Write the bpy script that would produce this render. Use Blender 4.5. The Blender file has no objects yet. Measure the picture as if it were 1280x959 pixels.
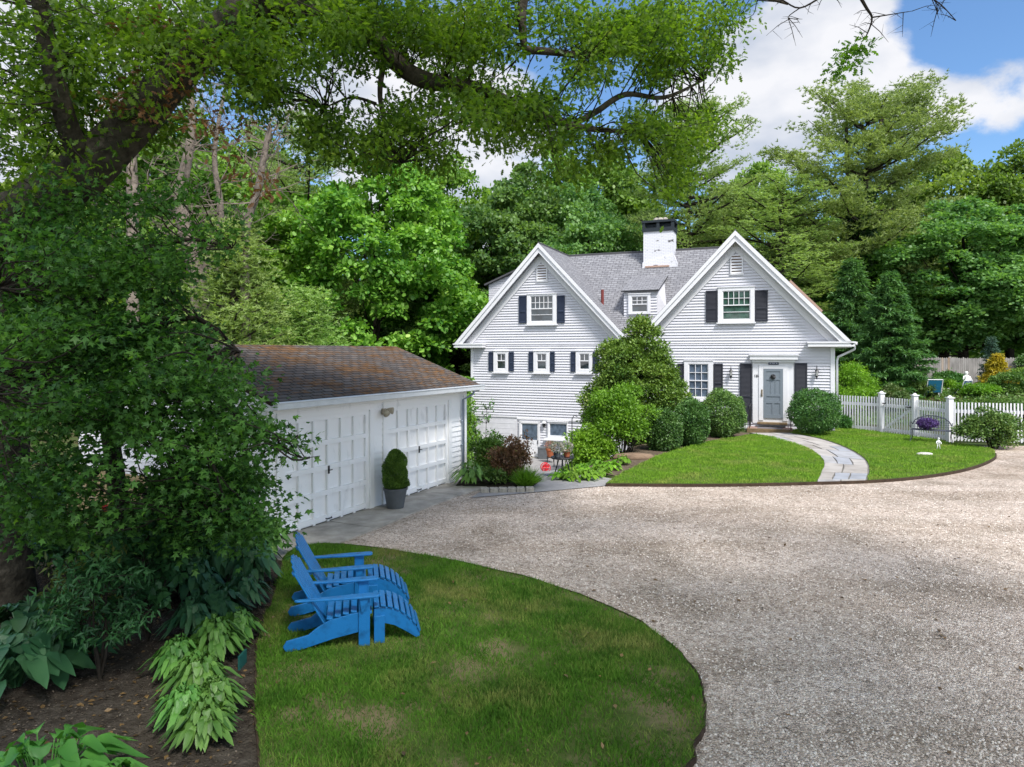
import bpy, math, random
import numpy as np
from mathutils import Vector, Matrix
R = math.radians
sc = bpy.context.scene
col = sc.collection
# ------------------------------------------------------------------ camera
CAMZ, FPX, HOR, CX = 3.25, 854.0, 440.0, 640.0
cd = bpy.data.cameras.new('camera'); cam = bpy.data.objects.new('camera', cd); col.objects.link(cam)
cam.location = (0, 0, CAMZ); cam.rotation_euler = (R(90), 0, 0)
cd.sensor_width = 36; cd.lens = FPX/1280*36; cd.shift_y = -(959/2-HOR)/1280
cd.clip_start = .05; cd.clip_end = 3000
sc.camera = cam
# ------------------------------------------------------------------ light
SUN_EL, SUN_AZ = 54, 152          # azimuth clockwise from +Y (the camera looks along +Y)
w = bpy.data.worlds.new('World'); sc.world = w; w.use_nodes = True
nt = w.node_tree; N = nt.nodes; L = nt.links
bg = N['Background']
sky = N.new('ShaderNodeTexSky'); sky.sky_type = 'NISHITA'; sky.sun_disc = False
sky.sun_elevation = R(SUN_EL); sky.sun_rotation = R(SUN_AZ); sky.air_density = 1.0; sky.dust_density = .6; sky.ozone_density = 2.0
SKY = .15
def math_n(nt, op, a, b=None, c=None, clamp=False):
    n = nt.nodes.new('ShaderNodeMath'); n.operation = op; n.use_clamp = clamp
    for i, v in enumerate((a, b, c)):
        if v is None: continue
        if isinstance(v, (int, float)): n.inputs[i].default_value = v
        else: nt.links.new(v, n.inputs[i])
    return n.outputs[0]
tc = N.new('ShaderNodeTexCoord')
sep = N.new('ShaderNodeSeparateXYZ'); L.new(tc.outputs['Generated'], sep.inputs[0])
zc = math_n(nt, 'MAXIMUM', sep.outputs[2], .03)
zc = math_n(nt, 'ADD', zc, .12)
cx_ = math_n(nt, 'DIVIDE', sep.outputs[0], zc); cy_ = math_n(nt, 'DIVIDE', sep.outputs[1], zc)
cmb = N.new('ShaderNodeCombineXYZ'); L.new(cx_, cmb.inputs[0]); L.new(cy_, cmb.inputs[1])
mp = N.new('ShaderNodeMapping'); mp.inputs['Rotation'].default_value = (0, 0, R(35)); mp.inputs['Scale'].default_value = (.75, 1.9, 1); mp.inputs['Location'].default_value = (3.1, 1.4, 0)
L.new(cmb.outputs[0], mp.inputs[0])
nz = N.new('ShaderNodeTexNoise'); nz.inputs['Scale'].default_value = 4.2; nz.inputs['Detail'].default_value = 9; nz.inputs['Roughness'].default_value = .62; nz.inputs['Distortion'].default_value = .5
mpd = N.new('ShaderNodeMapping'); mpd.inputs['Scale'].default_value = (1, 1, 1.9); mpd.inputs['Rotation'].default_value = (0, R(18), 0); mpd.inputs['Location'].default_value = (.4, .2, .7); L.new(tc.outputs['Generated'], mpd.inputs[0]); L.new(mpd.outputs[0], nz.inputs[0])
def skydir(px, py):
    v = Vector(((px-CX)/FPX, 1, (HOR-py)/FPX)); v.normalize(); return v
bias = None
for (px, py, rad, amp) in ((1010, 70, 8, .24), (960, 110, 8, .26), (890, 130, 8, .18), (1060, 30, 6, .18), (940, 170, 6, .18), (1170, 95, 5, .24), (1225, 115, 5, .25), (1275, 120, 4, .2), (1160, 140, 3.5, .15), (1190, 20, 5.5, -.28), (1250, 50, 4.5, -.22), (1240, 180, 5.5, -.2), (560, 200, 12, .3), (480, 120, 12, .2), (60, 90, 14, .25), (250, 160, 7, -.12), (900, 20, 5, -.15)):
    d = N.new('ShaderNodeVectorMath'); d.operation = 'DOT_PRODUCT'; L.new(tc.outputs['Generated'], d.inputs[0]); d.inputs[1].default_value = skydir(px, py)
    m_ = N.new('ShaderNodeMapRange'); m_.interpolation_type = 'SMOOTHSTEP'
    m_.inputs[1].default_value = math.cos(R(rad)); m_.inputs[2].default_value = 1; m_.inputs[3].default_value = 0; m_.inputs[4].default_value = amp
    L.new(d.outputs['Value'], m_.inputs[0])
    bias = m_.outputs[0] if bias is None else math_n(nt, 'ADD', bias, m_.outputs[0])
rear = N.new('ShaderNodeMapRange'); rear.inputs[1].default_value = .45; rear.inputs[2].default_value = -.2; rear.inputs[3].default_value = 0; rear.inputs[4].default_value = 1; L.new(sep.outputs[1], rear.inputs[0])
dens = math_n(nt, 'ADD', nz.outputs[0], math_n(nt, 'MULTIPLY_ADD', rear.outputs[0], .22, bias))     # unseen cloud behind the camera and overhead, added and brightened as white fill
cr = N.new('ShaderNodeMapRange'); cr.interpolation_type = 'SMOOTHSTEP'; cr.inputs[1].default_value = .58; cr.inputs[2].default_value = .78; cr.inputs[3].default_value = 0; cr.inputs[4].default_value = .96
L.new(dens, cr.inputs[0])
nz2 = N.new('ShaderNodeTexNoise'); nz2.inputs['Scale'].default_value = 6; nz2.inputs['Detail'].default_value = 7; L.new(mpd.outputs[0], nz2.inputs[0])
cr2 = N.new('ShaderNodeValToRGB'); L.new(nz2.outputs[0], cr2.inputs[0])
CL = 2.95
cr2.color_ramp.elements[0].position = .36; cr2.color_ramp.elements[0].color = (.62*CL, .68*CL, .80*CL, 1)
cr2.color_ramp.elements[1].position = .6; cr2.color_ramp.elements[1].color = (CL, CL, CL*1.03, 1)
skc = N.new('ShaderNodeMix'); skc.data_type = 'RGBA'; skc.blend_type = 'MULTIPLY'; skc.inputs[0].default_value = 1
L.new(sky.outputs[0], skc.inputs[6]); skc.inputs[7].default_value = (.42, .53, .62, 1)
mix = N.new('ShaderNodeMix'); mix.data_type = 'RGBA'
L.new(cr.outputs[0], mix.inputs[0]); L.new(skc.outputs[2], mix.inputs[6]); L.new(cr2.outputs[0], mix.inputs[7])
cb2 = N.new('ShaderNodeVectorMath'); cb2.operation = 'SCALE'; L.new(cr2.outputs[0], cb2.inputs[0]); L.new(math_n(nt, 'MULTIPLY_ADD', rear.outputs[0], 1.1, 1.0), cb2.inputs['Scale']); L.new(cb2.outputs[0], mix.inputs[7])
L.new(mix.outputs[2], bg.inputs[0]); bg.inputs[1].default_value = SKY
sd = bpy.data.lights.new('sun', 'SUN'); sun = bpy.data.objects.new('sun', sd); col.objects.link(sun)
sd.energy = 2.6; sd.angle = R(11); sd.color = (1, .96, .91)
to_sun = Vector((math.sin(R(SUN_AZ))*math.cos(R(SUN_EL)), math.cos(R(SUN_AZ))*math.cos(R(SUN_EL)), math.sin(R(SUN_EL))))
sun.rotation_euler = to_sun.to_track_quat('Z', 'Y').to_euler()
sc.view_settings.view_transform = 'Standard'; sc.view_settings.look = 'None'; sc.view_settings.gamma = 1; sc.view_settings.exposure = 1.13
sc.cycles.max_bounces = 7; sc.cycles.diffuse_bounces = 4; sc.cycles.glossy_bounces = 2; sc.cycles.transmission_bounces = 4; sc.cycles.transparent_max_bounces = 8
# ------------------------------------------------------------------ helpers
def tag(o, label=None, cat=None, group=None, kind=None):
    if label: o['label'] = label
    if cat: o['category'] = cat
    if group: o['group'] = group
    if kind: o['kind'] = kind
    return o
def empty(name, loc=(0, 0, 0), rz=0):
    o = bpy.data.objects.new(name, None); col.objects.link(o); o.location = loc; o.rotation_euler = (0, 0, rz); o.empty_display_size = .3
    return o
def copy_tree(o, parent=None):
    c = o.copy(); col.objects.link(c); c.parent = parent
    for ch in list(o.children): copy_tree(ch, c)
    return c
def W(px, py, Y):                      # the world point seen at a photo pixel, Y metres ahead
    return Vector(((px-CX)/FPX*Y, Y, CAMZ+(HOR-py)/FPX*Y))
def G(px, py, z=0):                    # the ground point seen at a photo pixel
    Y = (CAMZ-z)*FPX/(py-HOR); return Vector(((px-CX)/FPX*Y, Y, z))
class MB:
    def __init__(s): s.v = []; s.f = []; s.uv = {}
    def add(s, vs, fs):
        n = len(s.v); s.v += [tuple(v) for v in vs]; s.f += [tuple(i+n for i in f) for f in fs]; return s
    def quad(s, a, b, c, d, uv=None):
        s.add((a, b, c, d), ((0, 1, 2, 3),))
        if uv: s.uv[len(s.f)-1] = uv
        return s
    def box(s, x0, x1, y0, y1, z0, z1):
        if x0 > x1: x0, x1 = x1, x0
        if y0 > y1: y0, y1 = y1, y0
        if z0 > z1: z0, z1 = z1, z0
        return s.add([(x0,y0,z0),(x1,y0,z0),(x1,y1,z0),(x0,y1,z0),(x0,y0,z1),(x1,y0,z1),(x1,y1,z1),(x0,y1,z1)],
              [(0,3,2,1),(4,5,6,7),(0,1,5,4),(1,2,6,5),(2,3,7,6),(3,0,4,7)])
    def obox(s, a, b, w, t, up=(0, 0, 1)):      # bar from a to b, w wide, t thick
        a = Vector(a); b = Vector(b); d = (b-a).normalized(); u = Vector(up)
        x = d.cross(u)
        if x.length < 1e-4: x = d.cross(Vector((1, 0, 0)))
        x.normalize(); z = x.cross(d).normalized(); x = x*w/2; z = z*t/2
        return s.add([a-x-z, a+x-z, a+x+z, a-x+z, b-x-z, b+x-z, b+x+z, b-x+z],
              [(0,3,2,1),(4,5,6,7),(0,1,5,4),(1,2,6,5),(2,3,7,6),(3,0,4,7)])
    def prism(s, pts, off):            # planar outline pushed along a vector
        n = len(pts); off = Vector(off); p = [Vector(q) for q in pts]
        return s.add(p+[q+off for q in p], [tuple(range(n))[::-1], tuple(range(n, 2*n))]+[(i, (i+1) % n, n+(i+1) % n, n+i) for i in range(n)])
    def tube(s, pts, rad, n=8, cap=True):
        pts = [Vector(p) for p in pts]
        if not hasattr(rad, '__len__'): rad = [rad]*len(pts)
        base = len(s.v); ref = None
        for i, p in enumerate(pts):
            d = (pts[min(i+1, len(pts)-1)]-pts[max(i-1, 0)])
            if d.length < 1e-7: d = Vector((0, 0, 1))
            d.normalize()
            if ref is None: ref = d.orthogonal().normalized()
            else:
                ref = ref-d*ref.dot(d)
                ref = ref.normalized() if ref.length > 1e-5 else d.orthogonal().normalized()
            b = d.cross(ref)
            for k in range(n):
                a = 2*math.pi*k/n; s.v.append(tuple(p+(ref*math.cos(a)+b*math.sin(a))*rad[i]))
        for i in range(len(pts)-1):
            for k in range(n):
                s.f.append((base+i*n+k, base+i*n+(k+1) % n, base+(i+1)*n+(k+1) % n, base+(i+1)*n+k))
        if cap: s.f.append(tuple(base+k for k in range(n))[::-1]); s.f.append(tuple(base+(len(pts)-1)*n+k for k in range(n)))
        return s
    def lathe(s, prof, c=(0, 0, 0), n=20):   # profile (r, z)
        base = len(s.v)
        for r, z in prof:
            for k in range(n):
                a = 2*math.pi*k/n; s.v.append((c[0]+r*math.cos(a), c[1]+r*math.sin(a), c[2]+z))
        for i in range(len(prof)-1):
            for k in range(n): s.f.append((base+i*n+k, base+i*n+(k+1) % n, base+(i+1)*n+(k+1) % n, base+(i+1)*n+k))
        s.f.append(tuple(base+k for k in range(n))[::-1]); s.f.append(tuple(base+(len(prof)-1)*n+k for k in range(n)))
        return s
    def build(s, name, mat, parent=None, smooth=False, bevel=0):
        me = bpy.data.meshes.new(name); me.from_pydata(s.v, [], s.f); me.materials.append(mat)
        if s.uv:
            ul = me.uv_layers.new(name='UVMap')
            for fi, uv in s.uv.items():
                for li, q in zip(me.polygons[fi].loop_indices, uv): ul.data[li].uv = q
        if smooth: me.polygons.foreach_set('use_smooth', [True]*len(me.polygons))
        me.update()
        o = bpy.data.objects.new(name, me); col.objects.link(o); o.parent = parent
        if bevel:
            m = o.modifiers.new('bevel', 'BEVEL'); m.width = bevel; m.segments = 2; m.limit_method = 'ANGLE'; m.angle_limit = R(40)
        return o
def smooth_path(pts, rad=None, k=4):
    P = [Vector(p) for p in pts]; out = []; ro = []
    for i in range(len(P)-1):
        p0 = P[max(i-1, 0)]; p1 = P[i]; p2 = P[i+1]; p3 = P[min(i+2, len(P)-1)]
        for j in range(k):
            t = j/k
            out.append(.5*((2*p1)+(p2-p0)*t+(2*p0-5*p1+4*p2-p3)*t*t+(3*p1-p0-3*p2+p3)*t**3))
            if rad: ro.append(rad[i]*(1-t)+rad[i+1]*t)
    out.append(P[-1]);
    if rad: ro.append(rad[-1]); return out, ro
    return out
# ------------------------------------------------------------------ materials
def mat(name, base, rough=.6, spec=.3, metal=0, vary=None, scale=6, bump=0, bscale=40, detail=6, stretch=None, coord='Object', col2=None, lo=.35, hi=.65):
    m = bpy.data.materials.new(name); m.use_nodes = True; nt = m.node_tree; n = nt.nodes; l = nt.links
    b = n['Principled BSDF']; b.inputs['Roughness'].default_value = rough; b.inputs['Specular IOR Level'].default_value = spec; b.inputs['Metallic'].default_value = metal
    b.inputs['Base Color'].default_value = (*base, 1)
    tc = n.new('ShaderNodeTexCoord'); mp = n.new('ShaderNodeMapping'); l.new(tc.outputs[coord], mp.inputs[0])
    if stretch: mp.inputs['Scale'].default_value = stretch
    if vary or col2:
        z = n.new('ShaderNodeTexNoise'); z.inputs['Scale'].default_value = scale; z.inputs['Detail'].default_value = detail; z.inputs['Roughness'].default_value = .6
        l.new(mp.outputs[0], z.inputs[0])
        r = n.new('ShaderNodeValToRGB'); l.new(z.outputs[0], r.inputs[0])
        r.color_ramp.elements[0].position = lo; r.color_ramp.elements[1].position = hi
        c2 = col2 or tuple(max(0, c*(1-vary)) for c in base)
        r.color_ramp.elements[0].color = (*c2, 1); r.color_ramp.elements[1].color = (*base, 1)
        l.new(r.outputs[0], b.inputs['Base Color'])
    if bump:
        z = n.new('ShaderNodeTexNoise'); z.inputs['Scale'].default_value = bscale; z.inputs['Detail'].default_value = 4; l.new(mp.outputs[0], z.inputs[0])
        bp = n.new('ShaderNodeBump'); bp.inputs['Strength'].default_value = 1; bp.inputs['Distance'].default_value = bump; l.new(z.outputs[0], bp.inputs['Height']); l.new(bp.outputs[0], b.inputs['Normal'])
    return m
def leafmat(name, c1, c2, trans=.35, rough=.45, nscale=.35, spec=.35, c3=None):
    m = bpy.data.materials.new(name); m.use_nodes = True; nt = m.node_tree; n = nt.nodes; l = nt.links
    b = n['Principled BSDF']; b.inputs['Roughness'].default_value = rough; b.inputs['Specular IOR Level'].default_value = spec
    geo = n.new('ShaderNodeNewGeometry'); tc = n.new('ShaderNodeTexCoord')
    z = n.new('ShaderNodeTexNoise'); z.inputs['Scale'].default_value = nscale; z.inputs['Detail'].default_value = 3; l.new(tc.outputs['Object'], z.inputs[0])
    s = math_n(nt, 'MULTIPLY_ADD', geo.outputs['Random Per Island'], .55, math_n(nt, 'MULTIPLY_ADD', z.outputs[0], 1.3, -.42), clamp=True)
    r = n.new('ShaderNodeValToRGB'); l.new(s, r.inputs[0])
    e = r.color_ramp.elements
    e[0].position = .15; e[0].color = (*c1, 1); e[1].position = .85; e[1].color = (*c2, 1)
    if c3: k = e.new(.97); k.color = (*c3, 1)
    oi = n.new('ShaderNodeObjectInfo'); hs = n.new('ShaderNodeHueSaturation')
    l.new(math_n(nt, 'MULTIPLY_ADD', oi.outputs['Random'], .024, .488), hs.inputs['Hue']); l.new(math_n(nt, 'MULTIPLY_ADD', oi.outputs['Random'], .3, .85), hs.inputs['Value']); l.new(r.outputs[0], hs.inputs['Color'])
    l.new(hs.outputs[0], b.inputs['Base Color'])
    t = n.new('ShaderNodeBsdfTranslucent'); g = n.new('ShaderNodeMix'); g.data_type = 'RGBA'; g.blend_type = 'MULTIPLY'; g.inputs[0].default_value = 1; l.new(hs.outputs[0], g.inputs[6]); g.inputs[7].default_value = (1.25, 1.3, .55, 1)
    l.new(g.outputs[2], t.inputs[0])
    mx = n.new('ShaderNodeMixShader'); mx.inputs[0].default_value = trans
    l.new(b.outputs[0], mx.inputs[1]); l.new(t.outputs[0], mx.inputs[2]); l.new(mx.outputs[0], n['Material Output'].inputs[0])
    return m
def shingle(name, ca, cb, cm=None, moss=.0, row=.14, wid=.3):
    m = bpy.data.materials.new(name); m.use_nodes = True; nt = m.node_tree; n = nt.nodes; l = nt.links
    b = n['Principled BSDF']; b.inputs['Roughness'].default_value = .9; b.inputs['Specular IOR Level'].default_value = .15
    uv = n.new('ShaderNodeTexCoord')
    br = n.new('ShaderNodeTexBrick'); l.new(uv.outputs['UV'], br.inputs[0])
    br.inputs['Scale'].default_value = 1; br.inputs['Brick Width'].default_value = wid; br.inputs['Row Height'].default_value = row; br.inputs['Mortar Size'].default_value = .012; br.inputs['Mortar Smooth'].default_value = .3
    br.inputs['Color1'].default_value = (*ca, 1); br.inputs['Color2'].default_value = (*cb, 1); br.inputs['Mortar'].default_value = (*[c*.45 for c in cb], 1)
    z = n.new('ShaderNodeTexNoise'); z.inputs['Scale'].default_value = 5; z.inputs['Detail'].default_value = 8; z.inputs['Roughness'].default_value = .7; l.new(uv.outputs['UV'], z.inputs[0])
    mu = n.new('ShaderNodeMix'); mu.data_type = 'RGBA'; mu.blend_type = 'MULTIPLY'; mu.inputs[0].default_value = .6
    rr = n.new('ShaderNodeValToRGB'); rr.color_ramp.elements[0].position = .3; rr.color_ramp.elements[0].color = (.5, .5, .5, 1); rr.color_ramp.elements[1].position = .7; rr.color_ramp.elements[1].color = (1.25, 1.25, 1.25, 1)
    l.new(z.outputs[0], rr.inputs[0]); l.new(br.outputs[0], mu.inputs[6]); l.new(rr.outputs[0], mu.inputs[7])
    outc = mu.outputs[2]
    if cm:
        mp = n.new('ShaderNodeMapping'); mp.inputs['Scale'].default_value = (.5, 1.1, 1); l.new(uv.outputs['UV'], mp.inputs[0])
        z2 = n.new('ShaderNodeTexNoise'); z2.inputs['Scale'].default_value = 1.1; z2.inputs['Detail'].default_value = 10; z2.inputs['Roughness'].default_value = .72; l.new(mp.outputs[0], z2.inputs[0])
        mp3 = n.new('ShaderNodeMapping'); mp3.inputs['Scale'].default_value = (2.5, 9, 1); l.new(uv.outputs['UV'], mp3.inputs[0])
        z3 = n.new('ShaderNodeTexNoise'); z3.inputs['Scale'].default_value = 2; z3.inputs['Detail'].default_value = 5; l.new(mp3.outputs[0], z3.inputs[0])
        sm = math_n(nt, 'ADD', z2.outputs[0], math_n(nt, 'MULTIPLY_ADD', z3.outputs[0], .6, -.3))
        r2 = n.new('ShaderNodeMapRange'); r2.inputs[1].default_value = .62-moss; r2.inputs[2].default_value = .76-moss; r2.inputs[4].default_value = .9; l.new(sm, r2.inputs[0])
        mm = n.new('ShaderNodeMix'); mm.data_type = 'RGBA'; l.new(r2.outputs[0], mm.inputs[0]); l.new(outc, mm.inputs[6])
        r3 = n.new('ShaderNodeValToRGB'); l.new(z.outputs[0], r3.inputs[0]); r3.color_ramp.elements[0].position = .35; r3.color_ramp.elements[1].position = .65
        r3.color_ramp.elements[0].color = (*[c*.35 for c in cm], 1); r3.color_ramp.elements[1].color = (*cm, 1)
        l.new(r3.outputs[0], mm.inputs[7])
        m3 = n.new('ShaderNodeMix'); m3.data_type = 'RGBA'; m3.blend_type = 'MULTIPLY'; m3.inputs[0].default_value = 1; l.new(mm.outputs[2], m3.inputs[6])
        r4 = n.new('ShaderNodeMapRange'); r4.inputs[3].default_value = 1; r4.inputs[4].default_value = .5; l.new(br.outputs['Fac'], r4.inputs[0]); l.new(r4.outputs[0], m3.inputs[7])
        outc = m3.outputs[2]
    l.new(outc, b.inputs['Base Color'])
    bp = n.new('ShaderNodeBump'); bp.inputs['Distance'].default_value = .015; bp.invert = True; l.new(br.outputs['Fac'], bp.inputs['Height']); l.new(bp.outputs[0], b.inputs['Normal'])
    return m
M = {}
M['white'] = mat('white_paint', (.68, .68, .70), .55, .3, vary=.06, scale=3, lo=.3, hi=.5)
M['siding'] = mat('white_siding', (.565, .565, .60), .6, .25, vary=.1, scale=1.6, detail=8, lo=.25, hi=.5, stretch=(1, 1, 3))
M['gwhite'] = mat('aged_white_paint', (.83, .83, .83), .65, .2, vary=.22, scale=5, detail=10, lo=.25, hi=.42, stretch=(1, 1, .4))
M['brickw'] = mat('white_painted_brick', (.60, .60, .63), .7, .2, vary=.12, scale=4, bump=.004, bscale=25)
M['roof'] = shingle('grey_roof_shingles', (.27, .27, .285), (.205, .205, .22))
M['mossroof'] = shingle('mossy_roof_shingles', (.13, .115, .105), (.085, .075, .07), (.20, .10, .035), .16, .13, .28)
M['navy'] = mat('navy_shutter_paint', (.018, .028, .055), .5, .35)
M['black'] = mat('black_iron', (.012, .012, .014), .45, .5)
M['charcoal'] = mat('charcoal_shutter_paint', (.022, .024, .034), .5, .35)
M['glass'] = mat('window_glass', (.035, .05, .06), .04, .9, vary=.7, scale=2.2, lo=.4, hi=.6)
M['glassg'] = mat('green_window_glass', (.05, .11, .085), .05, .9, vary=.6, scale=3)
M['curtain'] = mat('blue_grey_glass', (.12, .16, .22), .08, .8, vary=.5, scale=5)
M['doorgrey'] = mat('grey_door_paint', (.17, .20, .23), .45, .35)
M['concrete'] = mat('worn_concrete', (.44, .41, .365), .9, .15, vary=.4, scale=2.5, detail=9, bump=.004, bscale=60)
M['cut_stone'] = mat('bluestone_flags', (.42, .41, .39), .8, .2, vary=.3, scale=3, detail=7, bump=.003, bscale=30)
M['step'] = mat('brownstone_step', (.24, .17, .095), .85, .2, vary=.4, scale=6, bump=.004)
M['stepside'] = mat('brick_landing', (.33, .22, .19), .85, .2, vary=.3, scale=14)
M['granite'] = mat('granite_block', (.40, .37, .32), .85, .2, vary=.35, scale=12, bump=.008, bscale=20)
M['asphalt'] = mat('old_asphalt', (.31, .30, .295), .95, .15, vary=.25, scale=3, detail=10, bump=.003, bscale=120)
M['edging'] = mat('rusty_edging', (.065, .042, .028), .8, .2, vary=.5, scale=8)
M['bark'] = mat('dark_bark', (.045, .038, .030), .95, .1, vary=.55, scale=5, bump=.03, bscale=14, stretch=(1, 1, .35))
M['oakbark'] = mat('oak_bark', (.085, .075, .058), .95, .1, vary=.65, scale=7, bump=.035, bscale=12, detail=9)
M['palebark'] = mat('pale_grey_bark', (.24, .20, .165), .95, .1, vary=.5, scale=4, bump=.02, bscale=10)
M['blue'] = mat('blue_chair_paint', (.010, .145, .39), .40, .45, vary=.45, scale=9, detail=10, lo=.28, hi=.5, bump=.0015, bscale=60)
M['cedar'] = mat('weathered_cedar', (.36, .33, .30), .9, .1, vary=.35, scale=3, stretch=(4, 4, .3), detail=8)
M['terracotta'] = mat('terracotta', (.42, .13, .06), .8, .2, vary=.2)
M['pot'] = mat('grey_pot', (.10, .11, .12), .6, .3, vary=.2)
M['red'] = mat('red_plastic', (.55, .02, .03), .4, .5)
M['teal'] = mat('teal_canvas', (.02, .16, .27), .7, .2, vary=.2)
M['bin'] = mat('green_bin_plastic', (.015, .10, .085), .5, .4)
M['soil'] = mat('soil', (.06, .045, .035), .95, .1, vary=.4, scale=10)
M['copper'] = mat('tan_roof_edge', (.40, .27, .21), .7, .2)
M['beige'] = mat('beige_boards', (.52, .40, .20), .8, .2, vary=.35, scale=3, stretch=(.4, .4, 3))
# ------------------------------------------------------------------ terrain
def sstep(x, a, b):
    t = np.clip((np.asarray(x, float)-a)/(b-a), 0, 1); return t*t*(3-2*t)
def hgt(X, Y):
    X = np.asarray(X, float); Y = np.asarray(Y, float)
    edge = 2.3+(Y-17.0)*.36                          # the planting slope between basement yard and front lawn
    low = -1.7*sstep(Y, 17.0, 29.0)*(1-sstep(X-edge, -2.6, -.1))
    low = low*(1-sstep(-X-9, 0, 8))
    back = 1.35*sstep(Y-(31.0-.35*(X-16)), -3.5, 2.5)*sstep(X, 13.5, 17)
    return low+back+np.where(Y > 60, (Y-60)*.03, 0)
def grid_axis(a, b, fine0, fine1, st, coarse):
    ax = list(np.arange(fine0, fine1+1e-6, st)); x = fine0
    while x > a: x -= coarse; ax.insert(0, x); coarse *= 1.3
    x = fine1; c = 2.
    while x < b: x += c; ax.append(x); c *= 1.3
    return np.array(ax)
def terrain():
    xs = grid_axis(-500, 500, -16, 32, .5, 2.); ys = grid_axis(-60, 900, 0, 48, .5, 2.)
    X, Y = np.meshgrid(xs, ys); Z = hgt(X, Y)
    v = np.stack([X.ravel(), Y.ravel(), Z.ravel()], 1); nx = len(xs); m = MB(); m.v = [tuple(p) for p in v]
    m.f = [(j*nx+i, j*nx+i+1, (j+1)*nx+i+1, (j+1)*nx+i) for j in range(len(ys)-1) for i in range(nx-1)]
    return m
M['forest'] = mat('woodland_floor', (.05, .10, .025), .95, .05, scale=1.3, detail=8, col2=(.07, .05, .03), bump=.03, bscale=6)
tag(terrain().build('ground', M['forest'], smooth=True), kind='structure')
def sheet(name, pts, z, m, depth=0, kind='structure'):
    b = MB(); n = len(pts)
    b.v = [(p[0], p[1], z) for p in pts]; b.f = [tuple(range(n))]
    if depth:
        b.v += [(p[0], p[1], z-depth) for p in pts]; b.f += [(i, n+i, n+(i+1) % n, (i+1) % n) for i in range(n)]
    o = b.build(name, m); me = o.data
    if me.polygons[0].normal.z < 0: me.flip_normals()
    return tag(o, kind=kind)
def gravel_mat():
    m = bpy.data.materials.new('pinkish_gravel'); m.use_nodes = True; nt = m.node_tree; n = nt.nodes; l = nt.links
    b = n['Principled BSDF']; b.inputs['Roughness'].default_value = .9; b.inputs['Specular IOR Level'].default_value = .2
    tc = n.new('ShaderNodeTexCoord')
    v = n.new('ShaderNodeTexVoronoi'); v.inputs['Scale'].default_value = 46; l.new(tc.outputs['Object'], v.inputs[0])
    v2 = n.new('ShaderNodeTexVoronoi'); v2.inputs['Scale'].default_value = 17; l.new(tc.outputs['Object'], v2.inputs[0])
    z = n.new('ShaderNodeTexNoise'); z.inputs['Scale'].default_value = .7; z.inputs['Detail'].default_value = 8; z.inputs['Roughness'].default_value = .65; l.new(tc.outputs['Object'], z.inputs[0])
    sx = n.new('ShaderNodeSeparateColor'); l.new(v.outputs['Color'], sx.inputs[0])
    sx2 = n.new('ShaderNodeSeparateColor'); l.new(v2.outputs['Color'], sx2.inputs[0])
    a = math_n(nt, 'MULTIPLY_ADD', sx.outputs[0], .65, math_n(nt, 'MULTIPLY', sx2.outputs[1], .35))
    r = n.new('ShaderNodeValToRGB'); l.new(a, r.inputs[0]); e = r.color_ramp.elements
    e[0].position = .08; e[0].color = (.26, .21, .17, 1); e[1].position = .95; e[1].color = (.84, .76, .67, 1)
    k = e.new(.35); k.color = (.48, .395, .325, 1); k = e.new(.65); k.color = (.63, .535, .455, 1)
    r2 = n.new('ShaderNodeValToRGB'); l.new(z.outputs[0], r2.inputs[0]); r2.color_ramp.elements[0].position = .32; r2.color_ramp.elements[0].color = (.62, .6, .56, 1); r2.color_ramp.elements[1].position = .55; r2.color_ramp.elements[1].color = (1.05, 1.03, 1.02, 1)
    mu = n.new('ShaderNodeMix'); mu.data_type = 'RGBA'; mu.blend_type = 'MULTIPLY'; mu.inputs[0].default_value = 1; l.new(r.outputs[0], mu.inputs[6]); l.new(r2.outputs[0], mu.inputs[7])
    mpt = n.new('ShaderNodeMapping'); mpt.inputs['Rotation'].default_value = (0, 0, R(-62)); mpt.inputs['Scale'].default_value = (.06, .55, 1); l.new(tc.outputs['Object'], mpt.inputs[0])
    zt_ = n.new('ShaderNodeTexNoise'); zt_.inputs['Scale'].default_value = 1.6; zt_.inputs['Detail'].default_value = 5; l.new(mpt.outputs[0], zt_.inputs[0])
    rt = n.new('ShaderNodeValToRGB'); l.new(zt_.outputs[0], rt.inputs[0]); rt.color_ramp.elements[0].position = .38; rt.color_ramp.elements[0].color = (.84, .82, .79, 1); rt.color_ramp.elements[1].position = .52
    mt_ = n.new('ShaderNodeMix'); mt_.data_type = 'RGBA'; mt_.blend_type = 'MULTIPLY'; mt_.inputs[0].default_value = 1; l.new(mu.outputs[2], mt_.inputs[6]); l.new(rt.outputs[0], mt_.inputs[7])
    l.new(mt_.outputs[2], b.inputs['Base Color'])
    hh = math_n(nt, 'ADD', math_n(nt, 'MULTIPLY', v.outputs['Distance'], -1.), math_n(nt, 'MULTIPLY', sx.outputs[1], .6))
    bp = n.new('ShaderNodeBump'); bp.inputs['Strength'].default_value = 1; bp.inputs['Distance'].default_value = .022; l.new(hh, bp.inputs['Height']); l.new(bp.outputs[0], b.inputs['Normal'])
    return m
M['gravel'] = gravel_mat()
sheet('gravel_drive', [(-6, -10), (45, -10), (45, 24.5), (20, 23.6), (16.3, 23.5), (9, 20), (3.2, 17.12), (2.3, 17.05), (1.2, 16.4), (.5, 16.0), (-1.3, 15.9), (-2.4, 15.3), (-3.9, 12.0), (-5, 10.6), (-6.5, 9)], .012, M['gravel'])
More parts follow.
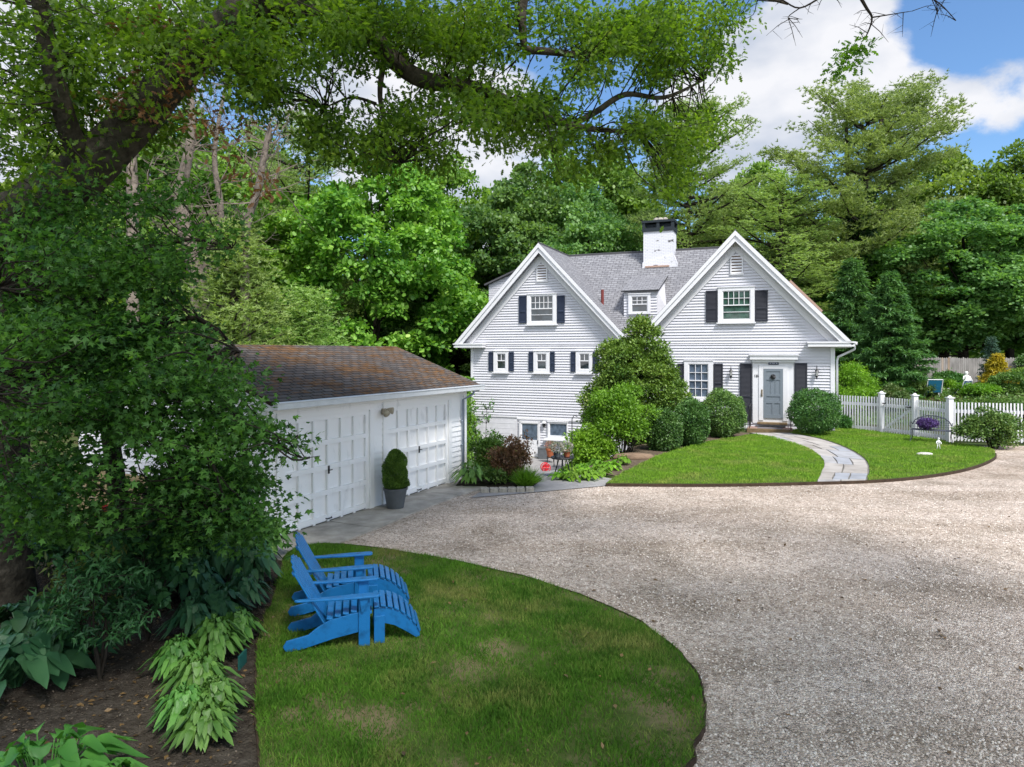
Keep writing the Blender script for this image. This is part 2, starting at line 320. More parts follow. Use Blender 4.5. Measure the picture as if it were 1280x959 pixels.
# asphalt strip running down to the basement yard
b = MB(); nu, nv = 14, 48
L0 = [Vector((-.9, 15.1, 0)), Vector((-.3, 18.5, 0)), Vector((-.9, 24, 0)), Vector((-3.2, 34.2, 0))]
R0 = [Vector((3.3, 16.9, 0)), Vector((2.0, 18.6, 0)), Vector((2.6, 25.5, 0)), Vector((4.6, 31.0, 0))]
Ls = smooth_path(L0, k=16); Rs = smooth_path(R0, k=16)
for p, q in zip(Ls, Rs):
    for i in range(nu+1):
        t = p.lerp(q, i/nu); b.v.append((t.x, t.y, float(hgt(t.x, t.y))+.028-(.024 if t.y < 17 and t.x > .6 else 0)*0))
b.f = [(j*(nu+1)+i, j*(nu+1)+i+1, (j+1)*(nu+1)+i+1, (j+1)*(nu+1)+i) for j in range(len(Ls)-1) for i in range(nu)]
tag(b.build('asphalt_path', M['asphalt'], smooth=True), kind='structure')
# lawns
def gpoly(pp, z): return [G(x, y, z) for x, y in pp]
def curve(pp, k=5, closed=False):
    return smooth_path([Vector((p[0], p[1], 0)) for p in pp], k=k)
def grass_ground(name, c1, c2, dry, dlo, dhi):
    m = bpy.data.materials.new(name); m.use_nodes = True; nt = m.node_tree; n = nt.nodes; l = nt.links
    b = n['Principled BSDF']; b.inputs['Roughness'].default_value = .8; b.inputs['Specular IOR Level'].default_value = .15
    tc = n.new('ShaderNodeTexCoord'); geo = n.new('ShaderNodeNewGeometry')
    z = n.new('ShaderNodeTexNoise'); z.inputs['Scale'].default_value = 3; z.inputs['Detail'].default_value = 6; l.new(tc.outputs['Object'], z.inputs[0])
    s = math_n(nt, 'MULTIPLY_ADD', geo.outputs['Random Per Island'], .5, math_n(nt, 'MULTIPLY_ADD', z.outputs[0], 1.6, -.55), clamp=True)
    r = n.new('ShaderNodeValToRGB'); l.new(s, r.inputs[0]); r.color_ramp.elements[0].color = (*c1, 1); r.color_ramp.elements[1].color = (*c2, 1)
    z2 = n.new('ShaderNodeTexNoise'); z2.inputs['Scale'].default_value = .75; z2.inputs['Detail'].default_value = 7; z2.inputs['Roughness'].default_value = .65; l.new(tc.outputs['Object'], z2.inputs[0])
    mr = n.new('ShaderNodeMapRange'); mr.inputs[1].default_value = dlo; mr.inputs[2].default_value = dhi; mr.inputs[4].default_value = .8
    l.new(math_n(nt, 'MULTIPLY_ADD', geo.outputs['Random Per Island'], .12, z2.outputs[0]), mr.inputs[0])
    mx = n.new('ShaderNodeMix'); mx.data_type = 'RGBA'; l.new(mr.outputs[0], mx.inputs[0]); l.new(r.outputs[0], mx.inputs[6]); mx.inputs[7].default_value = (*dry, 1)
    l.new(mx.outputs[2], b.inputs['Base Color'])
    t = n.new('ShaderNodeBsdfTranslucent'); l.new(mx.outputs[2], t.inputs[0]); ms = n.new('ShaderNodeMixShader'); ms.inputs[0].default_value = .25
    l.new(b.outputs[0], ms.inputs[1]); l.new(t.outputs[0], ms.inputs[2]); l.new(ms.outputs[0], n['Material Output'].inputs[0])
    return m
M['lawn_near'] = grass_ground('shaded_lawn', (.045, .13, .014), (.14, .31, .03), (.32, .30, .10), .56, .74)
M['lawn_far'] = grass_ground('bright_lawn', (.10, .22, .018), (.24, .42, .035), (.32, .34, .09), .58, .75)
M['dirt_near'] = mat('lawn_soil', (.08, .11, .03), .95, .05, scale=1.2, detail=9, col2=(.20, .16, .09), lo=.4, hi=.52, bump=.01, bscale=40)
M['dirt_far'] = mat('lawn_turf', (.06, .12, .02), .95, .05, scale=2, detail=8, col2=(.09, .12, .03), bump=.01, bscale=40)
near_pp = [(325, 1010), (322, 900), (318, 830), (328, 780), (345, 735), (354, 702), (370, 686), (405, 680), (450, 683), (500, 690), (600, 708), (700, 735), (780, 768), (840, 808), (872, 845), (881, 880), (875, 920), (858, 955), (830, 1010), (760, 1090), (640, 1150), (500, 1150), (380, 1090), (325, 1010)]
near_lawn = [G(p.x, p.y, .05) for p in curve(near_pp, 4)][:-1]
rgw = random.Random(12); near_lawn = [Vector((p.x+rgw.gauss(0, .012), p.y+rgw.gauss(0, .012), p.z)) for p in near_lawn]
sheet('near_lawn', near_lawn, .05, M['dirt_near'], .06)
zl = .09
lp = [(757, 604), (780, 590), (820, 571), (850, 561), (885, 552), (915, 547), (937, 543)]
pl = [(937, 541), (968, 547), (1000, 556), (1020, 566), (1030, 578), (1027, 590), (1021, 602)]
pr = [(988, 541), (1026, 548), (1058, 559), (1080, 572), (1087, 585), (1084, 600)]
le = [(1021, 602), (900, 604.5), (757, 604)]
A = [G(p.x, p.y, zl) for p in curve(lp, 3)]+[G(p.x, p.y, zl) for p in curve(pl, 3)][1:]+[G(p.x, p.y, zl) for p in curve(le, 3)][1:-1]
sheet('front_lawn', A, zl, M['dirt_far'], .09)
ed = [(1084, 600), (1140, 596), (1190, 589), (1222, 581), (1242, 572), (1244, 566)]
bk = [(1244, 566), (1236, 560), (1187, 553), (1145, 546), (1100, 540), (1050, 534), (1010, 535), (988, 538)]
B = [G(p.x, p.y, zl) for p in curve(pr, 3)]+[G(p.x, p.y, zl) for p in curve(ed, 3)][1:]+[G(p.x, p.y, zl) for p in curve(bk, 3)][1:]
sheet('side_lawn', B, zl, M['dirt_far'], .09)
# stone path under/with flags: separate slabs cut by a dark joint sheet
C_ = [G(p.x, p.y, .075) for p in curve(pl, 3)]; D_ = [G(p.x, p.y, .075) for p in curve(pr, 3)]
D_ = D_[:len(C_)] if len(D_) > len(C_) else D_
joint = C_+D_[::-1]
sheet('stone_path', joint, .075, mat('path_joint', (.20, .19, .17), .9, .1, vary=.4, scale=8), .06)
pa = smooth_path([G(x, y, .095) for x, y in [(938, 541), (968, 548), (1001, 557), (1021, 567), (1030, 578), (1026, 590), (1021, 601)]], k=6)
pb = smooth_path([G(x, y, .095) for x, y in [(987, 541), (1026, 549), (1057, 560), (1079, 573), (1085, 583), (1085, 592), (1083, 600)]], k=6)
fl = MB(); rg = random.Random(4); i = 0; row = 0; n_ = len(pa)-1
while i < n_:
    st = rg.choice((3, 4, 5, 6)); j = min(n_, i+st); cuts = [0, rg.uniform(.3, .45), rg.uniform(.6, .72), 1] if row % 2 else [0, rg.uniform(.38, .62), 1]
    for c in range(len(cuts)-1):
        def P(k, t, da=0): return pa[k].lerp(pb[k], t)
        g = .006; t0 = cuts[c]+g; t1 = cuts[c+1]-g
        q0 = [P(k, t0) for k in range(i, j+1)]; q1 = [P(k, t1) for k in range(i, j+1)]
        ce = sum(q0+q1, Vector())/len(q0+q1); out = q0+q1[::-1]
        out = [p+(ce-p).normalized()*.02 for p in out]
        dz = rg.uniform(-.004, .004)
        fl.prism([(p.x, p.y, .05) for p in out], (0, 0, .045+dz))
    i = j; row += 1
M['flag'] = None
def flagmat():
    m = bpy.data.materials.new('path_flagstones'); m.use_nodes = True; nt = m.node_tree; n = nt.nodes; l = nt.links
    b = n['Principled BSDF']; b.inputs['Roughness'].default_value = .8
    g = n.new('ShaderNodeNewGeometry'); r = n.new('ShaderNodeValToRGB'); l.new(g.outputs['Random Per Island'], r.inputs[0])
    r.color_ramp.elements[0].color = (.34, .31, .28, 1); r.color_ramp.elements[1].color = (.30, .32, .36, 1)
    k = r.color_ramp.elements.new(.5); k.color = (.42, .39, .36, 1)
    tc = n.new('ShaderNodeTexCoord'); z = n.new('ShaderNodeTexNoise'); z.inputs['Scale'].default_value = 2.5; z.inputs['Detail'].default_value = 8; l.new(tc.outputs['Object'], z.inputs[0])
    mu = n.new('ShaderNodeMix'); mu.data_type = 'RGBA'; mu.blend_type = 'MULTIPLY'; mu.inputs[0].default_value = .7; l.new(r.outputs[0], mu.inputs[6])
    r2 = n.new('ShaderNodeValToRGB'); r2.color_ramp.elements[0].position = .3; r2.color_ramp.elements[0].color = (.6, .58, .55, 1); r2.color_ramp.elements[1].position = .6; l.new(z.outputs[0], r2.inputs[0]); l.new(r2.outputs[0], mu.inputs[7])
    l.new(mu.outputs[2], b.inputs['Base Color']); return m
tag(fl.build('path_flagstones', flagmat()), kind='structure')
# edging strip between gravel and lawns
eb = MB()
ep = [Vector((p.x, p.y, 0)) for p in [G(757, 605, .05), G(900, 606, .05), G(1021, 604, .05), G(1084, 602, .05)]+[G(p.x, p.y, .05) for p in curve(ed, 3)][1:]]
def ribbon(m, pts, off, w_, z0, z1):
    n_ = len(pts); b0 = len(m.v)
    for i, p in enumerate(pts):
        d = (pts[min(i+1, n_-1)]-pts[max(i-1, 0)]); d.z = 0; d.normalize(); s_ = Vector((-d.y, d.x, 0))
        for o_, z in ((off, z0), (off, z1), (off+w_, z1), (off+w_, z0)): q = p+s_*o_; m.v.append((q.x, q.y, z))
    for i in range(n_-1):
        for k in range(4): a = b0+i*4; m.f.append((a+k, a+(k+1) % 4, a+4+(k+1) % 4, a+4+k))
    m.f += [(b0, b0+1, b0+2, b0+3), tuple(b0+(n_-1)*4+k for k in (3, 2, 1, 0))]
ep = [G(p.x, p.y, zl) for p in curve([(757, 604), (900, 604.5), (1021, 602), (1084, 600)]+ed[1:], 4)]
ribbon(eb, ep, -.002, -.03, -.01, .085)
tag(eb.build('lawn_edging', M['edging']), 'low rusty metal strip edging the lawns by the house', 'edging')
eb = MB(); q = near_lawn[:21*4+1]
ribbon(eb, near_lawn[:73], .002, .016, -.01, .062)
tag(eb.build('lawn_edging', M['edging']), 'thin dark strip edging the shaded foreground lawn', 'edging')
# mulch bed left of the near lawn
M['mulch'] = mat('dark_mulch', (.085, .072, .058), .95, .05, scale=9, detail=12, col2=(.035, .028, .022), bump=.03, bscale=30)
bed = [(-30, -6)]+[(-1.3, -6), (-1.5, 3.5)]+[(p.x+.10, p.y) for p in [G(x, y, 0) for x, y in [(322, 900), (318, 830), (328, 780), (345, 735), (354, 702), (366, 680), (352, 668)]]]+[(-4.6, 11.0), (-5.2, 10.2), (-14, 10.5), (-30, 11)]
sheet('mulch_bed', bed, .03, M['mulch'])
sheet('side_yard', [(-30, 11), (-14, 10.4), (-5.3, 10.1), (-4.5, 11.2), (-4.2, 11.6), (-9.2, 13.8), (-30, 24)], .024, mat('trodden_dirt', (.30, .25, .19), .95, .05, vary=.5, scale=2, detail=10))
# concrete apron before the garage
ap = MB()
GO, GD = Vector((-3.91, 12.05, 0)), Vector((.4495, .8933, 0)); GN = Vector((.8933, -.4495, 0))
def gp(u, o, z): p = GO+GD*u+GN*o; return (p.x, p.y, z)
rg = random.Random(3)
cuts = [-1.2, 1.0, 2.45, 4.1, 5.6, 7.2]; wd = [1.15, 1.1, 1.0, .95, 1.1, 1.5]
for k in range(5):
    u0, u1 = cuts[k]+.008, cuts[k+1]-.008
    ap.prism([gp(u0, -.03, -.05), gp(u1, -.03, -.05), gp(u1, wd[k+1], -.05), gp(u0, wd[k], -.05)], (0, 0, .095+rg.uniform(-.006, .006)))
tag(ap.build('concrete_apron', M['concrete']), kind='structure')
# planting bed between garage and asphalt
sheet('flower_bed', [(-1.35, 16.35), (.45, 16.15), (.75, 17.2), (-.1, 18.6), (-1.2, 18.4)], .05, M['mulch'], .08)
# ------------------------------------------------------------------ house
HO = Vector((10.7, 28.2, 0)); HU = Vector((.927, -.375, 0)); HN = Vector((.375, .927, 0)); HR = -math.atan2(.375, .927)
def F(px, py, t=0):                     # photo pixel -> (s, z) on the plane t metres behind the facade
    k = (px-CX)/FPX; ox = HO.x+HN.x*t; oy = HO.y+HN.y*t
    s = (k*oy-ox)/(HU.x-k*HU.y); Y = oy+HU.y*s
    return s, CAMZ+(HOR-py)/FPX*Y
house = empty('house', HO, HR)
tag(house, 'white clapboard house with two front gables, grey roof and dark shutters', 'house')
SL = (8.3-3.6)/4.4; AL, AR = -10.05, -1.385
XL, XR = -13.65, 2.36
def clap(m, xl, xr, z0, z1, y, e=.122, d=.05):
    z = z0
    while z < z1-1e-4:
        t = min(z+e, z1); a0, b0 = xl(z), xr(z); a1, b1 = xl(t), xr(t)
        if b0-a0 > .02:
            if b1 < a1: a1 = b1 = (a1+b1)/2
            m.quad((a0, y-d, z), (b0, y-d, z), (b1, y-.004, t), (a1, y-.004, t)); m.quad((a0, y, z), (b0, y, z), (b0, y-d, z), (a0, y-d, z))
        z = t
m = MB()
zb = .13
clap(m, lambda z: XL, lambda z: XR, zb, 3.62, 0)
for a in (AL, AR):
    clap(m, lambda z: a-(8.2-z)/SL, lambda z: a+(8.2-z)/SL, 3.62, 8.15, 0)
# core walls behind the boards
D = 8.2
m.box(XL, XR, .004, D, zb, 3.6)
for a in (AL, AR):
    m.prism([(a-4.2, .004, 3.6), (a+4.2, .004, 3.6), (a, .004, 8.1)], (0, D-.004, 0))
m.box(XL+.02, XR-.02, .03, D, -1.8, zb)
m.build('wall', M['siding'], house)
m = MB()
# basement face: smooth painted brick with shallow panel lines, then a clapboarded strip round the door
a0, _ = F(647, 520)
m.box(XL-.01, a0, -.035, .02, -1.75, .16)
for k in range(7): m.box(XL-.01, a0, -.042, -.036, -1.6+k*.24, -1.585+k*.24)
m.build('foundation', M['brickw'], house)
m = MB(); a1 = -6.4
clap(m, lambda z: a0+.02, lambda z: a1, -1.72, .1, .02)
m.box(a1, XR, -.01, .03, -.3, .10)
m.build('basement_wall', M['siding'], house)
m = MB()
m.box(XL-.03, a0, -.07, .0, .14, .20); m.box(a0, XR+.02, -.06, .0, .06, .128)
for x0, x1 in ((XL-.03, XL+.09), (XR-.14, XR+.02)): m.box(x0, x1, -.062, .12, zb+.08, 3.5)
m.box(XR+.002, XR+.025, .0, .16, zb, 3.5)
# rake boards: frieze on the wall, fascia on the roof edge, crown on top
for a in (AL, AR):
    for sgn in (-1, 1):
        def pt(d, z, y): return (a+sgn*d, y, 8.3-SL*d+z)
        for (yy, th, zt2, zb2) in ((-.075, .07, -.42, -.86), (-.42, .05, -.12, -.46), (-.47, .045, -.02, -.22)):
            zc2 = 3.62; d0 = (8.3+zb2-zc2)/SL; d1 = (8.3+zt2-zc2)/SL
            m.prism([pt(0, zb2, yy), pt(d0, zb2, yy), pt(d1, zt2, yy), pt(0, zt2, yy)], (0, th, 0))
# boxed returns at the outer ends of the eaves
for x0, x1 in ((-14.42, -12.9), (1.38, 3.06)):
    m.box(x0, x1, -.44, -.04, 3.46, 3.60); m.box(x0-.03, x1+.03, -.47, -.03, 3.60, 3.66)
m.box(XR+.03, XR+.62, -.03, D, 3.42, 3.52); m.box(XL-.62, XL-.03, -.03, D, 3.42, 3.52)
m.build('trim', M['white'], house)
roof = MB()
def slab(m, p0, p1, p2, p3, th, uvs=True):
    p = [Vector(q) for q in (p0, p1, p2, p3)]; nrm = (p[1]-p[0]).cross(p[3]-p[0]).normalized()
    if nrm.z < 0: nrm = -nrm
    lo = [q-nrm*th for q in p]; w = (p[1]-p[0]).length; h = (p[3]-p[0]).length
    m.quad(*p, uv=[(0, 0), (w, 0), (w, h), (0, h)])
    for a, b_ in ((0, 1), (1, 2), (2, 3), (3, 0)): m.quad(lo[a], lo[b_], p[b_], p[a], uv=[(0, 0)]*4)
    m.quad(*lo[::-1], uv=[(0, 0)]*4)
for a in (AL, AR):
    for sgn in (-1, 1):
        e = 4.42
        slab(roof, (a+sgn*e, -.44, 8.3-SL*e), (a+sgn*e, D+.35, 8.3-SL*e), (a, D+.35, 8.3), (a, -.44, 8.3), .1)
zr = 8.28; tr = 4.1; te = .12
slab(roof, (AL, te, zr-1.07*(tr-te)), (AR, te, zr-1.07*(tr-te)), (AR, tr, zr), (AL, tr, zr), .1)
slab(roof, (AL, 2*tr-te, zr-1.07*(tr-te)), (AR, 2*tr-te, zr-1.07*(tr-te)), (AR, tr, zr), (AL, tr, zr), .1)
ro = roof.build('roof', M['roof'], house)
m = MB()
for a in (AL, AR): m.tube([(a, -.44, 8.31), (a, D+.35, 8.31)], .035, 6)
m.tube([(AL, tr, zr+.015), (AR, tr, zr+.015)], .035, 6); m.build('ridge_cap', M['roof'], ro)
# dormer in the valley
m = MB(); x0, x1 = -6.36, -4.84; tf = .95; zt = 6.04
clap(m, lambda z: x0, lambda z: x1, 4.7, zt, tf, .13)
m.prism([(x0, tf+.003, 4.6), (x0, tf+.003, zt), (x0, 3.2, zt+.95)], (x1-x0, 0, 0))
# splayed right cheek
m.prism([(x1, tf, 4.7), (x1+.5, tf+.35, 4.9), (x1, 3.1, 7.0), (x1, tf, zt)], (.02, .02, 0))
dm = m.build('dormer', M['siding'], ro)
m = MB(); slab(m, (x0-.1, tf-.2, zt+.02), (x1+.1, tf-.2, zt+.02), (x1+.2, 3.3, zt+1.07), (x0-.0, 3.3, zt+1.07), .07); m.build('dormer_roof', M['roof'], dm)
# side dormer on the left slope
m = MB(); ox = -13.85
m.prism([(ox, 2.5, 4.4), (ox, 2.5, 6.78), (-10.4, 2.5, 8.05)], (0, 4.2, 0))
cl = MB(); z = 4.5
dm2 = m.build('dormer', M['siding'], ro)
m = MB(); slab(m, (ox-.2, 2.3, 6.78), (ox-.2, 6.9, 6.78), (AL-.05, 6.9, 8.34), (AL-.05, 2.3, 8.34), .08); m.build('dormer_roof', M['roof'], dm2)
m = MB()
z = 6.7-1.8
while z < 7.9:
    xr = -13.85+max(0, (z-6.7)/.36); m.box(xr, -10.6, 2.475, 2.498, z, z+.1); z += .118
m.build('cheek_boards', M['siding'], dm2)
# low raised roof edge on the right slope
m = MB(); 
slab(m, (.75, 1.3, 8.3-SL*(.75-AR)+.30), (.75, 5, 8.3-SL*(.75-AR)+.30), (2.0, 5, 8.3-SL*(2.0-AR)+.30), (2.0, 1.3, 8.3-SL*(2.0-AR)+.30), .35)
m.build('roof_curb', M['copper'], ro)
# chimney
m = MB(); cx0, cx1 = -5.93, -4.5
m.prism([(cx0, 3.3, 7.2), (cx1+.02, 3.3, 7.2), (cx1, 3.3, 9.12), (cx0, 3.3, 9.12)], (0, 1.0, 0))
m.prism([(cx0-.04, 3.22, 7.1), (cx1+.22, 3.22, 7.1), (cx1+.22, 3.22, 7.5), (cx1+.02, 3.25, 7.95), (cx0-.04, 3.25, 7.62)], (0, 1.1, 0))
M['chim'] = shingle('whitewashed_brick', (.78, .78, .80), (.68, .68, .70), None)
def chim_mat():
    m = bpy.data.materials.new('flaking_whitewashed_brick'); m.use_nodes = True; nt = m.node_tree; n = nt.nodes; l = nt.links
    b = n['Principled BSDF']; b.inputs['Roughness'].default_value = .85
    tc = n.new('ShaderNodeTexCoord'); z = n.new('ShaderNodeTexNoise'); z.inputs['Scale'].default_value = 3.2; z.inputs['Detail'].default_value = 3
    mp = n.new('ShaderNodeMapping'); mp.inputs['Scale'].default_value = (1, 1, 2.2); l.new(tc.outputs['Object'], mp.inputs[0]); l.new(mp.outputs[0], z.inputs[0])
    r = n.new('ShaderNodeValToRGB'); l.new(z.outputs[0], r.inputs[0]); e = r.color_ramp.elements; e[0].position = .31; e[0].color = (.10, .095, .10, 1); e[1].position = .355; e[1].color = (.66, .66, .69, 1)
    sp = n.new('ShaderNodeSeparateXYZ'); l.new(tc.outputs['Object'], sp.inputs[0])
    cb = n.new('ShaderNodeCombineXYZ'); l.new(math_n(nt, 'ADD', sp.outputs[0], sp.outputs[1]), cb.inputs[0]); l.new(sp.outputs[2], cb.inputs[1])
    br = n.new('ShaderNodeTexBrick'); l.new(cb.outputs[0], br.inputs[0]); br.inputs['Scale'].default_value = 1; br.inputs['Brick Width'].default_value = .22; br.inputs['Row Height'].default_value = .075; br.inputs['Mortar Size'].default_value = .008
    mr = n.new('ShaderNodeMapRange'); mr.inputs[3].default_value = 1; mr.inputs[4].default_value = .72; l.new(br.outputs['Fac'], mr.inputs[0])
    mu = n.new('ShaderNodeMix'); mu.data_type = 'RGBA'; mu.blend_type = 'MULTIPLY'; mu.inputs[0].default_value = 1; l.new(r.outputs[0], mu.inputs[6]); l.new(mr.outputs[0], mu.inputs[7]); l.new(mu.outputs[2], b.inputs['Base Color'])
    return m
ch = m.build('chimney', chim_mat(), ro)
m = MB(); m.box(cx0-.05, cx1+.05, 3.25, 4.35, 9.12, 9.30); m.box(cx0-.08, cx1+.08, 3.22, 4.38, 9.55, 9.66)
for x in (cx0-.05, (cx0+cx1)/2-.07, cx1-.09):
    for y in (3.25, 4.2): m.box(x, x+.14, y, y+.14, 9.30, 9.55)
m.box(cx0+.1, cx1-.1, 3.45, 4.15, 9.30, 9.5)
m.build('chimney_cap', mat('black_brick_band', (.02, .028, .035), .7, .3, vary=.3), ch)
m = MB()
for k, (dx, r_) in enumerate(((.55, .16), (.75, .2), (.98, .14))): m.lathe([(r_*.7, 0), (r_, .08), (r_*.8, .16), (r_*.3, .2)], (cx0+dx, 3.75, 9.66), 7)
m.build('cap_stones', M['granite'], ch)
m = MB(); m.box(cx0+.1, cx0+1.26, 3.19, 3.225, 7.36, 7.44)
m.build('flashing', M['copper'], ch)
m = MB(); s_, z_ = F(753, 376, 1.2); m.tube([(s_, 1.2, z_-.3), (s_, 1.2, z_+.52)], .07, 10); m.build('vent_pipe', mat('rusty_pipe', (.16, .035, .03), .7), ro)
# windows
def window(fr, gl, cu, ru, cl_, rl, glass, t=0, par=house, split=.5, sill=True, head=False):
    (a, zt), (b_, zb_) = F(fr[0], fr[2], t), F(fr[1], fr[3], t); zt = (zt+F(fr[1], fr[2], t)[1])/2; zb_ = (zb_+F(fr[0], fr[3], t)[1])/2
    (c, gt), (d, gb) = F(gl[0], gl[2], t), F(gl[1], gl[3], t); gt = (gt+F(gl[1], gl[2], t)[1])/2; gb = (gb+F(gl[0], gl[3], t)[1])/2
    m = MB(); y0, y1 = t-.125, t-.01
    m.box(a, c-.03, y0, y1, zb_, zt); m.box(d+.03, b_, y0, y1, zb_, zt); m.box(c-.03, d+.03, y0, y1, gt+.03, zt); m.box(c-.03, d+.03, y0, y1, zb_, gb-.03)
    m.box(a-.02, b_+.02, y0-.03, y1, zt, zt+.035)
    wn = m.build('window', M['white'], par, bevel=.006)
    m = MB(); zm = gb+(gt-gb)*split; f_ = .03; yy = t-.10; mu = .012
    m.box(c-.03, c, yy, t-.012, gb-.03, gt+.03); m.box(d, d+.03, yy, t-.012, gb-.03, gt+.03); m.box(c, d, yy, t-.012, gt, gt+.03); m.box(c, d, yy, t-.012, gb-.03, gb)
    m.box(c, d, yy-.012, t-.063, zm-.022, zm+.022)
    for k in range(1, cu): x = c+(d-c)*k/cu; m.box(x-mu, x+mu, yy, t-.065, zm+.022, gt)
    for k in range(1, ru): z = zm+(gt-zm)*k/ru; m.box(c, d, yy+.003, t-.066, z-mu, z+mu)
    for k in range(1, cl_): x = c+(d-c)*k/cl_; m.box(x-mu, x+mu, yy, t-.065, gb, zm-.022)
    for k in range(1, rl): z = gb+(zm-gb)*k/rl; m.box(c, d, yy+.003, t-.066, z-mu, z+mu)
    m.build('sash', M['white'], wn)
    m = MB(); m.box(c, d, t-.062, t-.054, gb, gt); m.build('pane', glass, wn)
    if sill: m = MB(); m.box(a-.05, b_+.05, t-.17, t-.012, zb_-.06, zb_-.002); m.build('sill', M['white'], wn)
    return a, b_, zb_, zt
def shutter(x0, x1, z0, z1, mt, y=0):
    m = MB(); f_ = .05; yf, yb = y-.09, y-.052
    m.box(x0, x0+f_, yf, yb, z0, z1); m.box(x1-f_, x1, yf, yb, z0, z1)
    zm = z0+(z1-z0)*.42
    for a, b_ in ((z0, z0+.07), (z1-.06, z1), (zm-.035, zm+.035)): m.box(x0+f_, x1-f_, yf, yb, a, b_)
    for (lo, hi) in ((z0+.07, zm-.035), (zm+.035, z1-.06)):
        n = max(2, int((hi-lo)/.05)); h = (hi-lo)/n
        for k in range(n):
            z = lo+k*h; m.quad((x0+f_, yf+.008, z), (x1-f_, yf+.008, z), (x1-f_, yb, z+h*1.05), (x0+f_, yb, z+h*1.05))
    return m.build('shutter', mt, house)
def shut_px(x0, x1, y0, y1, mt):
    a, zt = F(x0, y0); b_, zb_ = F(x1, y1); zt = (zt+F(x1, y0)[1])/2; zb_ = (zb_+F(x0, y1)[1])/2
    return shutter(a, b_, zb_, zt, mt)
window((659.6, 696.4, 368, 405.5), (664.8, 691.2, 370.8, 401.3), 5, 2, 1, 2, M['glass'])
shut_px(649.3, 658.9, 370, 404, M['navy']); shut_px(697.0, 706.5, 369.5, 403.8, M['navy'])
window((618, 636, 439, 465.2), (622.8, 632.2, 443, 460.4), 2, 1, 1, 1, M['glass'], split=.55)
shut_px(611.6, 617.5, 440, 463.6, M['navy']); shut_px(636.7, 643, 440, 463.8, M['navy'])
window((667.8, 687.7, 439, 466), (672.7, 683, 443, 460.8), 2, 1, 1, 1, M['glass'], split=.55)
shut_px(661.5, 667.3, 440, 464, M['navy']); shut_px(688.2, 694, 440, 464.5, M['navy'])
window((720.5, 741, 438.8, 466.4), (726, 736.5, 443, 461), 2, 1, 1, 1, M['glass'], split=.55)
shut_px(714, 720, 440, 464.5, M['navy']); shut_px(741.6, 748, 440, 465, M['navy'])
window((897.6, 943.4, 359.5, 403), (904.3, 937.1, 364.5, 398.7), 5, 2, 1, 2, M['glassg'])
shut_px(882.5, 897.0, 363.5, 402.8, M['charcoal']); shut_px(944, 959.8, 362.8, 401.8, M['charcoal'])
window((855.6, 891.6, 451, 500), (862, 884.8, 455.8, 495.6), 3, 2, 3, 2, M['curtain'])
shut_px(847, 855.0, 454.6, 497, M['charcoal']); shut_px(892.2, 903.8, 454.6, 497, M['charcoal'])
window((786, 813.5, 368, 393), (790.8, 809.2, 371.5, 389.5), 3, 2, 1, 1, M['glass'], t=tf, par=dm, sill=False)
shut_px(925, 940, 454.3, 526, M['charcoal']); shut_px(993.3, 1009, 454, 526, M['charcoal'])
# gable louvres
for (x0, x1, y0, y1) in ((671.3, 684.7, 331, 351.2), (913, 929, 319.2, 342)):
    a, zt = F(x0, y0); b_, z0 = F(x1, y1); m = MB()
    m.box(a, a+.05, -.095, -.01, z0, zt); m.box(b_-.05, b_, -.095, -.01, z0, zt); m.box(a+.05, b_-.05, -.095, -.01, zt-.05, zt); m.box(a-.03, b_+.03, -.08, -.01, z0-.05, z0)
    lv = m.build('gable_vent', M['white'], house)
    m = MB(); n = 6; h = (zt-.05-z0)/n
    for k in range(n): m.add([(a+.05, -.09, z0+k*h), (b_-.05, -.09, z0+k*h), (b_-.05, -.061, z0+k*h+h*.62), (a+.05, -.061, z0+k*h+h*.62)], [(0, 1, 2, 3)])
    m.build('louvre', M['white'], lv)
    m = MB(); m.box(a+.05, b_-.05, -.060, -.055, z0, zt-.05); m.build('backing', mat('vent_recess', (.16, .11, .08), .9), lv)
# front door with its surround
dx0, dzt = F(954.3, 461); dx1, _ = F(978.8, 461); dz0 = F(966, 522.8)[1]; ds0, szt = F(940.8, 450); ds1, _ = F(992, 450)
m = MB(); m.box(ds0, ds1, -.07, -.01, .3, szt)
e0 = F(948.6, 457)[0]; e1 = F(985, 457)[0]; ez = F(966, 456.5)[1]
m.box(e0, dx0, -.10, -.071, .42, ez); m.box(dx1, e1, -.10, -.071, .42, ez); m.box(dx0, dx1, -.10, -.071, dzt, ez)
h0, hz1 = F(937.6, 443.6); h1, hz0 = F(997, 448.8)
m.box(h0+.08, h1-.08, -.16, -.01, hz0-.14, hz0-.03); m.box(h0, h1, -.26, -.01, hz0-.03, hz1-.03); m.box(h0-.04, h1+.04, -.30, -.01, hz1-.03, hz1+.02)
sur = m.build('door_surround', M['white'], house, bevel=.006)
m = MB(); m.box(dx0, dx1, -.085, -.072, dz0, dzt)
st_ = .11; zz = [dz0, dz0+.14, dz0+.78, dz0+.92, dz0+1.02, dz0+1.62, dz0+1.70, dzt]
y0, y1 = -.105, -.0855; hgt_ = dzt-dz0
m.box(dx0, dx0+st_, y0, y1, dz0, dzt); m.box(dx1-st_, dx1, y0, y1, dz0, dzt)
rails = [(dz0, dz0+.16), (dz0+.62, dz0+.72), (dz0+.90, dz0+1.0), (dz0+1.58, dz0+1.64), (dzt-.1, dzt)]
for a, b_ in rails: m.box(dx0+st_, dx1-st_, y0, y1, a, b_)
xm = (dx0+dx1)/2; m.box(xm-.04, xm+.04, y0+.002, y1, dz0+.16, dz0+.62); 
for k in (1, 2): x = dx0+st_+(dx1-dx0-2*st_)*k/3; m.box(x-.012, x+.012, y0+.006, y1, dz0+1.0, dz0+1.58)
dr = m.build('door', M['doorgrey'], house)
